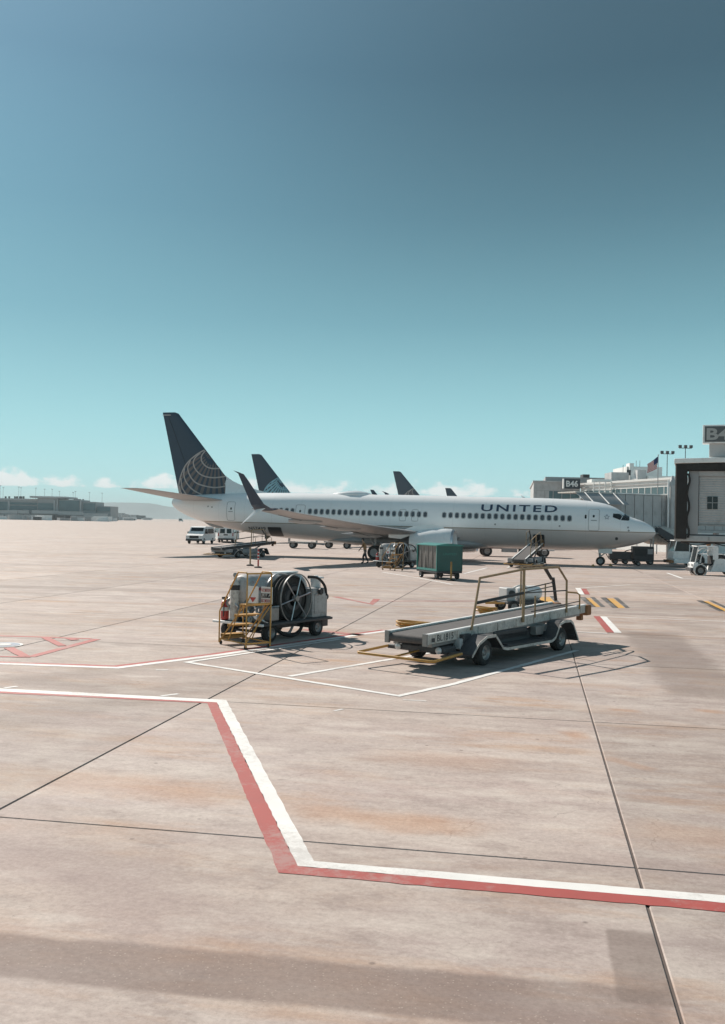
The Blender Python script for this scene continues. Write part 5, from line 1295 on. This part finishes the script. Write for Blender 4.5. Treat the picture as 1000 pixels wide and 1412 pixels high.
# ------------------------------------------------------------------ jet bridges and concourse
def corrug(w, h, pitch, dep, vertical=False):
    """zig-zag sheet in the x-z plane (front towards -y)"""
    n = int((w if vertical else h) / pitch); vs = []; fs = []
    for i in range(n * 2 + 1):
        k = i / (2 * n); y = -dep if i % 2 else 0
        vs += ([(k * w, y, 0), (k * w, y, h)] if vertical else [(0, y, k * h), (w, y, k * h)])
    for i in range(n * 2): fs.append((2 * i, 2 * i + 1, 2 * i + 3, 2 * i + 2))
    return MB().add(vs, fs)
def bridge_b48():
    o = at(932, 738, 40.0); t = thing('jet_bridge', 'dark-framed jet bridge cab with roller shutter under the B48 sign', 'jet bridge', Vector((o.x, o.y, 0)), R(-19), 'jet bridges')
    zf, zr = 2.66, 5.58
    MB().b2((-.05, -.15, zf - .24), (4.1, 4.2, zf)).build('floor_beam', M['grey_light'], t, bevel=.02)
    for k in range(4): MB().b2((.3 + k * .95, -.17, zf - .2), (.36 + k * .95, -.151, zf - .04)).build('beam_stiffener', M['grey_panel'], t)
    MB().b2((.2, .2, zf - .33), (3.9, .5, zf - .245)).build('under_frame', M['dark_metal'], t); MB().b2((.2, 2.6, zf - .33), (3.9, 2.9, zf - .245)).build('under_frame', M['dark_metal'], t)
    MB().b2((0, .05, zf + .001), (4.0, 4.0, zf + .04)).build('floor', M['dark_metal'], t)
    MB().b2((.0, .6, zf + .04), (.12, 4.0, zr)).build('side_wall', M['grey_panel'], t); MB().b2((3.9, .6, zf + .04), (4.0, 4.0, zr)).build('side_wall', M['grey_panel'], t)
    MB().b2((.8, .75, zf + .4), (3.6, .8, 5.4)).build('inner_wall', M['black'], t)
    rf = MB().prism([(-.1, -.35, zr + .0), (4.2, -.35, zr + .10), (4.2, -.35, zr + .30), (-.1, -.35, zr + .20)], (0, 4.6, 0)).build('roof', M['white'], t, bevel=.02)
    # padded bellows frame: folded fabric
    for nm, pts in (('bellows', [(0, 0)]),):
        mb = MB(); n = 14
        for i in range(n + 1):
            y = -.30 + .9 * i / n; off = .05 if i % 2 else 0
            mb.v += [(0 - off, y, zf - .15), (0 - off, y, zr - .005), (.42, y, zf - .15), (.42, y, zr - .28), (3.9, y, zr - .28), (3.9 + off, y, zr - .005)]
        for i in range(n):
            a, b_ = i * 6, (i + 1) * 6
            for p_, q in ((0, 1), (1, 5), (5, 4), (4, 3), (3, 2), (2, 0)): mb.f.append([a + p_, a + q, b_ + q, b_ + p_]); mb.m.append(0)
        mb.f.append([0, 1, 3, 2]); mb.m.append(0); mb.f.append([1, 5, 4, 3]); mb.m.append(0)
        mb.build('bellows', M['fabric'], t, smooth=False)
    rr = random.Random(2); pts = [(.46 + .05 * math.sin(k * 1.7), -.28 + .02 * rr.random(), lerp(zr - .4, zf - .1, k / 9)) for k in range(10)]
    MB().tube(catmull(pts, 4), .045, 8).build('hanging_strap', M['fabric'], t)
    MB().b2((.46, -.1, zf + .04), (.86, .02, zr - .29)).build('door_frame', M['grey_panel'], t, bevel=.01)
    MB().b2((.86, -.08, zr - .50), (3.7, .04, zr - .29)).build('shutter_box', M['grey_light'], t, bevel=.01)
    sh = corrug(2.78, 1.96, .095, .018); sho = sh.build('roller_shutter', M['grey_light'], t, smooth=False, loc=(.88, .04, zr - .50 - 1.96))
    MB().b2((.32, -.035, .62), (.72, -.022, 1.14)).build('pane', M['glass'], sho)
    for a in (0, 1): MB().b2((.52 - .012 if a else .32, -.042, .62 if a else .87), (.52 + .012 if a else .72, -.036, 1.14 if a else .895)).build('glazing_bar', M['grey_panel'], sho)
    MB().b2((.88, -.03, zr - .5 - 2.02), (3.66, .05, zr - .5 - 1.965)).build('shutter_foot', M['steel'], t)
    sg = MB().b2((.98, -.25, 6.40), (2.57, .35, 7.15)).build('sign_box', M['white'], t, bevel=.02)
    MB().b2((1.06, -.262, 6.46), (2.52, -.251, 7.09)).build('sign_face', M['sign_grey'], sg)
    lettering('sign_text', 'B48', (1.13, -.266, 6.53), (1, 0, 0), (0, 0, 1), 1.30, .49, M['letter_grey'], sg, bold=.03)
    MB().b2((1.24, -.1, zr + .28), (2.3, .25, 6.40)).build('sign_pedestal', M['grey_light'], t, bevel=.02)
    # tunnel and drive column beyond the view
    MB().b2((4.05, 1.0, zf - .1), (19, 3.6, zr - .1)).build('tunnel', M['grey_light'], t)
    for y in (1.3, 3.0): MB().b2((9.0, y, .5), (9.3, y + .3, zf - .1)).build('drive_column', M['grey_panel'], t)
    MB().b2((8.9, 1.1, .40), (9.4, 3.5, .62)).build('drive_beam', M['grey_panel'], t)
    for y in (1.45, 3.15): wheel(t, (9.15, y, .45), .45, .35)
    for k in range(3): MB().tube(catmull([(.3 + 1.2 * k, .1, zf - .3), (.8 + 1.2 * k, .15, zf - .40), (1.4 + 1.2 * k, .1, zf - .3)], 4), .025, 6).build('cable_loop', M['black'], t)
bridge_b48()

def bridge_b46():
    t = thing('jet_bridge', 'grey ribbed jet bridge tunnel reaching the far side of the airliner nose', 'jet bridge', (20.9, 80.4, 0), R(19), 'jet bridges')
    z0, z1, Lg = 2.85, 5.72, 25.0
    MB().b2((0, .05, z0), (Lg, 2.6, z1)).build('tunnel', M['grey_panel'], t)
    nP = 28; pw = Lg / nP
    pm = MB().b2((.03, -.045, z0 + .05), (pw - .03, .045, z1 - .05)).mesh('wall_panel', M['grey_light'], smooth=False)
    for k in range(nP): inst('wall_panel', pm, t, (k * pw, 0, 0))
    MB().b2((-.1, -.08, z1 + .001), (Lg, 2.7, z1 + .09)).build('roof', M['white'], t)
    MB().b2((-.1, -.1, z0 - .22), (Lg, 2.7, z0 - .002)).build('floor_beam', M['grey_light'], t)
    # column with white pipe
    MB().b2((4.9, -.75, 0), (5.55, -.12, 6.6)).build('column', M['grey_light'], t, bevel=.02)
    MB().cyl((4.78, -.5, .1), (4.78, -.5, 7.0), .09, 10).build('pipe', M['white'], t)
    MB().lathe((5.2, -.45, 6.6), (0, 0, 1), [(0, .4), (.2, .36), (.45, .16), (.75, .1), (.8, .0)], 12).build('finial', M['grey_light'], t)
    for x in (10.5, 12.3): MB().b2((x, .6, 0), (x + .35, .95, z0 - .2)).build('support_leg', M['grey_panel'], t)
    # cab with hooded canopy at the aircraft door
    cb = MB().b2((-3.9, -.9, z0 - .1), (-.05, 2.4, z1 - .5)).build('cab', M['grey_panel'], t)
    hood = MB().prism([(-3.9, -2.0, z1 - .95), (-.05, -2.0, z1 - .95), (-.05, -.2, z1 - .05), (-3.9, -.2, z1 - .05)], (0, .05, .06)).build('canopy', M['grey_panel'], cb)
    MB().b2((-4.0, -.25, z1 - .02), (.0, 2.5, z1 + .08)).build('cab_roof', M['white_dirty'], cb)
    for k in range(3): rail([(-3.3 + 1.35 * k, -2.03, z1 - .90), (-3.15 + 1.35 * k, -.3, z1 + .03)], .05, hood, 'rib', 'white')
    # rounded housing slung under the tunnel
    rr = []
    for x, w, h in ((2.2, .1, .1), (2.5, .55, .55), (3.2, .85, .75), (4.4, .9, .8), (6.5, .9, .8)):
        rr.append([Vector((x, -.1 + w * math.cos(a), 2.35 + h * math.sin(a))) for a in [2 * math.pi * i / 18 for i in range(18)]])
    MB().loft(rr).build('air_handler', M['white_dirty'], t)
bridge_b46()
def service_stairs():
    t = thing('service_stairs', 'dark service stairs sloping down beside the airliner nose', 'stairs', Vector((24.1, 79.3, 0)), R(-3))
    n = 13
    for s_ in (0, 1): MB().prism([(0, s_ * 1.0, 2.55), (3.6, s_ * 1.0, .0), (3.6, s_ * 1.0, .5), (3.4, s_ * 1.0, 1.0), (.2, s_ * 1.0, 3.0), (0, s_ * 1.0, 3.0)], (0, .04, 0)).build('side_panel', M['sign_dark'], t)
    for k in range(n):
        x = lerp(.1, 3.4, k / n); z = lerp(2.45, .2, k / n); MB().b2((x, .05, z), (x + .28, .99, z + .04)).build('step', M['steel'], t)
    for s_ in (.02, 1.02): rail([(0, s_, 3.1), (3.4, s_, 1.15)], .03, t, 'hand_rail', 'steel')
    MB().b2((-.5, 0, 2.50), (0, 1.04, 2.58)).build('landing', M['steel'], t); MB().b2((-.4, .1, 0), (-.3, .2, 2.5)).b2((-.4, .85, 0), (-.3, .95, 2.5)).build('leg', M['steel'], t)
service_stairs()

def facade_windows(parent, p0, p1, n, zb, zt, out, fr='hangar_white', gap=.12):
    """row of framed windows on the vertical plane through p0-p1"""
    p0, p1 = Vector(p0), Vector(p1); d = (p1 - p0) / n; ln = d.length; u = d.normalized(); o_ = Vector(out)
    rz = math.atan2(u.y, u.x); w = ln - gap
    fm = MB().b2((0, -.05, zb - .08), (w, .0, zb)).b2((0, -.05, zt), (w, .0, zt + .08)).b2((-.06, -.05, zb - .08), (0, 0, zt + .08)).b2((w, -.05, zb - .08), (w + .06, 0, zt + .08)).mesh('window', M[fr], smooth=False)
    pm = MB().b2((0, -.02, zb), (w, -.008, zt)).mesh('pane', M['far_glass'], smooth=False)
    for k in range(n):
        f = inst('window', fm, parent, p0 + d * k + u * (gap / 2) + o_ * .012, (0, 0, rz)); inst('pane', pm, f, (0, 0, 0))

def concourse():
    t = thing('concourse', 'flat-roofed grey and white concourse with the B46 sign', 'building')
    def XY(px, Y): v = at(px, 726, Y); return Vector((v.x, v.y, 0))
    a, b_ = XY(735, 143), XY(799, 142)                        # grey front
    zt = 9.35; back = Vector((4, 26, 0))
    MB().prism([a, b_, b_ + back, a + back], (0, 0, zt)).build('wall', M['grey_light'], t)
    facade_windows(t, a + Vector((.35, -.0, 0)), b_ - Vector((.1, 0, 0)), 5, 6.2, 8.1, (0, -1, 0), 'grey_panel')
    facade_windows(t, a + Vector((.35, -.0, 0)), b_ - Vector((.1, 0, 0)), 5, 3.6, 5.9, (0, -1, 0), 'grey_panel')
    MB().prism([a + Vector((-.15, -.25, 0)), b_ + Vector((.1, -.25, 0)), b_ + back, a + back + Vector((-.15, 0, 0))], (0, 0, .25)).build('parapet', M['grey_light'], t, loc=(0, 0, zt + .002))
    c_, d_ = XY(751, 148), XY(842, 148); MB().prism([c_, d_, d_ + back * .7, c_ + back * .7], (0, 0, .85)).build('upper_roof', M['grey_panel'], t, loc=(0, 0, zt + .26))
    # white wing, its long side turned to the sun
    n_, f_ = XY(931, 119), XY(800, 141.5); rr_ = Vector((34, 10, 0))
    MB().prism([f_, n_, n_ + rr_, f_ + rr_], (0, 0, 9.0)).build('wall', M['hangar_white'], t)
    u = (n_ - f_).normalized(); out = Vector((u.y, -u.x, 0)); out = out if out.x < 0 else -out
    facade_windows(t, f_ + u * 1.0, f_ + u * 22.5, 15, 7.25, 8.15, out)
    for z in (6.8, 8.55): MB().prism([f_ + out * .03, n_ + out * .03, n_ + out * .14, f_ + out * .14], (0, 0, .12)).build('string_course', M['grey_light'], t, loc=(0, 0, z))
    MB().prism([f_ + out * .2, n_ + out * .2, n_ + rr_, f_ + rr_], (0, 0, .28)).build('parapet', M['hangar_white'], t, loc=(0, 0, 9.002))
    # roof boxes
    def roofbox(px0, px1, Y, py0, zb, mt, dep=4, nm='roof_plant'):
        p, q = XY(px0, Y), XY(px1, Y); zt_ = at(px0, py0, Y).z
        return MB().prism([p, q, q + Vector((0, dep, 0)), p + Vector((0, dep, 0))], (0, 0, zt_ - zb)).build(nm, M[mt], t, loc=(0, 0, zb))
    roofbox(863, 912, 146, 643, 9.28, 'hangar_white', 8, 'penthouse'); roofbox(842, 866, 143, 651, 9.28, 'grey_light'); roofbox(867, 873, 145.4, 638.5, 9.28, 'hangar_white', 2)
    roofbox(894, 932, 138, 656, 9.28, 'hangar_white', 5); roofbox(803, 812, 152, 654, 9.6, 'dark_metal', 2); roofbox(815, 843, 141, 660.5, 9.28, 'hangar_white', 3); roofbox(878, 890, 139, 648, 9.28, 'grey_light', 2)
    fw = XY(866, 145.5); MB().box((fw.x - .1, fw.y - .3, 11.2), (.6, .1, .8)).build('louvre', M['dark_metal'], t)
    for px in (858, 868, 876, 881, 889): p = XY(px, 147); MB().cyl((p.x, p.y, 9.3), (p.x, p.y, at(px, 632 + (px % 5) * 3, 147).z), .035, 5).build('aerial', M['dark_metal'], t)
    p = XY(878, 140); MB().lathe((p.x, p.y, 10.6), (-.6, -.7, .4), [(0, .05), (.1, .5), (.3, .85), (.32, .87)], 16).build('dish', M['white'], t)
    # white frame stair tower
    for px in (818, 826, 834, 842):
        p = XY(px, 133); MB().b2((p.x - .06, p.y - .06, 5.9), (p.x + .06, p.y + .06, at(px, 664, 133).z)).build('frame_post', M['hangar_white'], t)
    for py in (664, 670, 676):
        p, q = XY(817, 133), XY(843, 133); MB().b2((p.x, p.y - .05, at(830, py, 133).z - .06), (q.x, q.y + .05, at(830, py, 133).z + .06)).build('frame_bar', M['hangar_white'], t)
    for px in (895, 908, 918): p = XY(px, 131); MB().b2((p.x - .04, p.y - .04, 5.5), (p.x + .04, p.y + .04, at(px, 664, 131).z)).build('frame_post', M['grey_light'], t)
    p, q = XY(893, 131), XY(920, 131); MB().b2((p.x, p.y - .04, at(900, 664, 131).z - .05), (q.x, q.y + .04, at(900, 664, 131).z + .05)).build('frame_bar', M['grey_light'], t)
    # sign
    s0, s1 = at(778.5, 673.5, 140.2), at(800.5, 660.5, 140.2)
    sg = MB().b2((s0.x, s0.y, s0.z), (s1.x, s0.y + .7, s1.z)).build('sign_box', M['sign_dark'], t)
    MB().b2((s0.x - .16, s0.y + .05, s0.z), (s0.x - .002, s0.y + .65, s1.z)).build('sign_edge', M['hangar_white'], sg)
    w, h = s1.x - s0.x, s1.z - s0.z
    lettering('sign_text', 'B46', (s0.x + w * .10, s0.y - .03, s0.z + h * .18), (1, 0, 0), (0, 0, 1), w * .76, h * .64, M['letter_white'], sg, bold=.03)
concourse()

def mast(label, px, py, Y, cat='light mast', group='tall floodlight masts', heads=3, zb=0.0, r=.16, sp=1.0):
    p = at(px, py, Y); t = thing('light_mast', label, cat, (p.x, p.y, zb), 0, group); h = p.z - zb
    MB().tube([(0, 0, 0), (0, 0, h)], [r, r * .55], 8).build('pole', M['dark_metal'], t)
    MB().b2((-sp * 1.15, -.06, h - .25), (sp * 1.15, .06, h - .1)).build('cross_arm', M['dark_metal'], t)
    for k in range(heads): MB().b2((-sp + k * sp * 2 / max(heads - 1, 1) - sp * .25, -.35, h - .1), (-sp + k * sp * 2 / max(heads - 1, 1) + sp * .25, .25, h + sp * .42)).build('floodlight', M['dark_metal'], t)
mast('floodlight mast behind the white roof beside the flag', 920.5, 625, 260, sp=1.45); mast('floodlight mast rising behind the jet bridge roof', 945.5, 617, 240, sp=1.35)
def flag():
    p = at(908, 628, 112); t = thing('flagpole', 'flagpole with a drooping red, white and blue flag by the concourse', 'flag', (p.x, p.y, 0))
    h = p.z; MB().tube([(0, 0, 0), (0, 0, h)], [.07, .04], 8).lathe((0, 0, h), (0, 0, 1), [(0, .05), (.06, .09), (.12, .0)], 8).build('pole', M['grey_panel'], t)
    nx, nz_ = 26, 13; hgt, lng = 1.35, 2.3
    vs = []; 
    for i in range(nx + 1):
        for j in range(nz_ + 1):
            u = i / nx; v = j / nz_
            x = -u * lng * .52 - .05; z = h - .12 - v * hgt * (1 - .25 * u) - u * 1.05 * (1 - .12 * u)
            vs.append((x + .04 * math.sin(v * 5), .10 * math.sin(u * 9 + v * 2), z))
    def cell(i, j): q = nz_ + 1; return (i * q + j, i * q + j + 1, (i + 1) * q + j + 1, (i + 1) * q + j)
    for nm, mt, sel in (('red_stripes', 'flag_red', lambda i, j: j % 2 == 0), ('white_stripes', 'flag_white', lambda i, j: j % 2 == 1)):
        MB().add(vs, [cell(i, j) for i in range(nx) for j in range(nz_) if sel(i, j) and not (i < 11 and j < 7)]).build(nm, M[mt], t)
    MB().add(vs, [cell(i, j) for i in range(11) for j in range(7)]).build('canton', M['flag_blue'], t)
flag()

# ------------------------------------------------------------------ far side of the field
def far_concourse():
    Y = 830.0; t = thing('far_concourse', 'long hazy glass concourse across the airfield with rooftop plant', 'building', (0, Y, 0))
    k = Y / FPX
    def X(px): return at(px, 712, Y).x
    def Z(px, py): return at(px, py, Y).z
    def blk(nm, px0, px1, py0, py1, mt, dep=30, y0=0.0):
        return MB().b2((X(px0), y0, max(0, Z((px0 + px1) / 2, py1))), (X(px1), y0 + dep, Z((px0 + px1) / 2, py0))).build(nm, M[mt], t)
    blk('wall', -90, 56, 689, 730, 'grey_panel'); blk('roof', -92, 56, 686.5, 688.9, 'grey_light', 31, -.6)
    blk('glass_wall', -90, 11, 691, 702, 'far_glass', .5, -.7); blk('glass_wall', 14, 53, 693, 696, 'far_glass', .5, -.7); blk('glass_wall', 14, 53, 697.5, 703, 'far_glass', .5, -.7)
    blk('pier', 11, 13.5, 690, 706, 'grey_light', 1, -1.2)
    blk('wall', 53, 81, 687, 730, 'grey_panel', 30, -3); blk('roof', 43, 93, 684.5, 687, 'grey_light', 34, -5)
    blk('glass_wall', 54, 75, 694, 703, 'far_glass', .5, -3.7); blk('pier', 75.5, 77.5, 690, 705, 'grey_light', 1, -4.2); blk('pier', 80, 81.5, 688, 705, 'grey_light', 1, -4.2)
    blk('wall', 81, 112, 689, 730, 'grey_panel', 28, -2); blk('glass_wall', 82.5, 110, 690.5, 704.5, 'far_glass', .5, -2.7); blk('pier', 111, 113, 689, 706, 'grey_light', 1, -3)
    blk('wall', 112, 132, 692, 730, 'grey_panel', 26, 0); blk('glass_wall', 115, 131, 694, 704, 'far_glass', .5, -.7)
    blk('wall', 131, 151.5, 698, 730, 'grey_panel', 26, 2); blk('glass_wall', 132, 151, 699, 705, 'far_glass', .5, 1.3)
    for a, b_, py in ((-90, 30, 703), (14, 45, 703.5), (50, 86, 704), (86, 120, 705.5), (120, 152, 708)):
        blk('jetway', a, b_, py, py + 4.5, 'grey_light', 4, -10 - (a % 7))
    for px in (3, 8, 16, 19, 23, 25, 28, 99, 102, 104.5, 107, 111): blk('roof_plant', px - .8, px + .8, 684 + (px > 60) * 4, 688 + (px > 60) * 3, 'dark_metal', 2, 6)
far_concourse()
for i, (px, py) in enumerate(((0.5, 669.5), (4.5, 672), (26, 671.5), (29, 672.5), (49.5, 673), (61.5, 674.5), (72, 674.5), (82, 677.5), (101, 679), (104, 677.5), (123.5, 679), (141, 680))):
    mast('slim light mast on the far glass concourse roof line', px, py, 836 + 10 * (i % 3), group='slim masts along the far concourse', heads=2, r=.16, sp=.55)
# low terminals and parked traffic far beyond, a mass too small to count
def traffic():
    mb = MB(); rr = random.Random(11)
    for i in range(210):
        px = rr.uniform(-70, 212) if i < 150 else rr.uniform(-40, 160); Y = rr.uniform(640, 800) if px < 150 else rr.uniform(1000, 1900)
        p = at(px, 715, Y); L_ = rr.choice((4, 5, 7, 10, 12)); H = rr.choice((1.8, 2.2, 3, 3.4)); z = 0
        mb.box((p.x, p.y, H / 2), (L_, 2.4, H), rr.uniform(-.5, .5), m=rr.choice((0, 0, 1, 2, 3)))
    for i in range(24):
        px = rr.uniform(140, 205); Y = rr.uniform(1500, 2300); p = at(px, 715, Y); H = rr.uniform(5, 11) * (1.2 - (px - 140) / 120); mb.box((p.x, p.y, H / 2), (rr.uniform(8, 30), 9, H), 0, m=rr.choice((1, 1, 2, 3)))
    o = mb.build('distant_ground_traffic', [M['white'], M['grey_panel'], M['dark_metal'], M['grey_light']], smooth=False); o['kind'] = 'stuff'
    o['label'] = 'far-off mass of vehicles and low sheds along the field edge'
traffic()
M['hill'] = mat('hill_ground', (.26, .29, .30), .95, var=.3, scale=.002)
def hills():
    n = 260; vs = []; Yh = 6000
    for i in range(n + 1):
        x = lerp(-5900, 5900, i / n)
        h = 45 + 50 * (noise.noise((x * .001, 3.1, 0)) + .5 * noise.noise((x * .003, 7.7, 0)) + .25 * noise.noise((x * .009, 1.3, 0)))
        h = min(h + 30 * math.exp(-((x + 1350) / 600) ** 2), 104)
        vs += [(x, Yh - 300, -2), (x, Yh - 120, max(h, 8) * .55), (x, Yh, max(h, 8)), (x, Yh + 250, -2)]
    mb = MB().add(vs, [(i * 4 + k, (i + 1) * 4 + k, (i + 1) * 4 + k + 1, i * 4 + k + 1) for i in range(n) for k in range(3)])
    structure(mb.build('hills', M['hill']))
hills()
# the air: pale even haze round everything
HAZE = 1.55e-4
hb = MB().b2((-6300, -150, -4), (6300, 6500, 110)).build('haze', [], smooth=False); hb['kind'] = 'stuff'; hb['label'] = 'thin pale haze over the airfield'
hm = bpy.data.materials.new('haze_air'); hm.use_nodes = True; hn = hm.node_tree.nodes; hl = hm.node_tree.links
hn.remove(hn['Principled BSDF']); pv = hn.new('ShaderNodeVolumePrincipled'); pv.inputs['Density'].default_value = HAZE; pv.inputs['Color'].default_value = (.80, .93, .96, 1); pv.inputs['Anisotropy'].default_value = 0.0
hl.new(pv.outputs[0], hn['Material Output'].inputs['Volume']); hb.data.materials.append(hm)
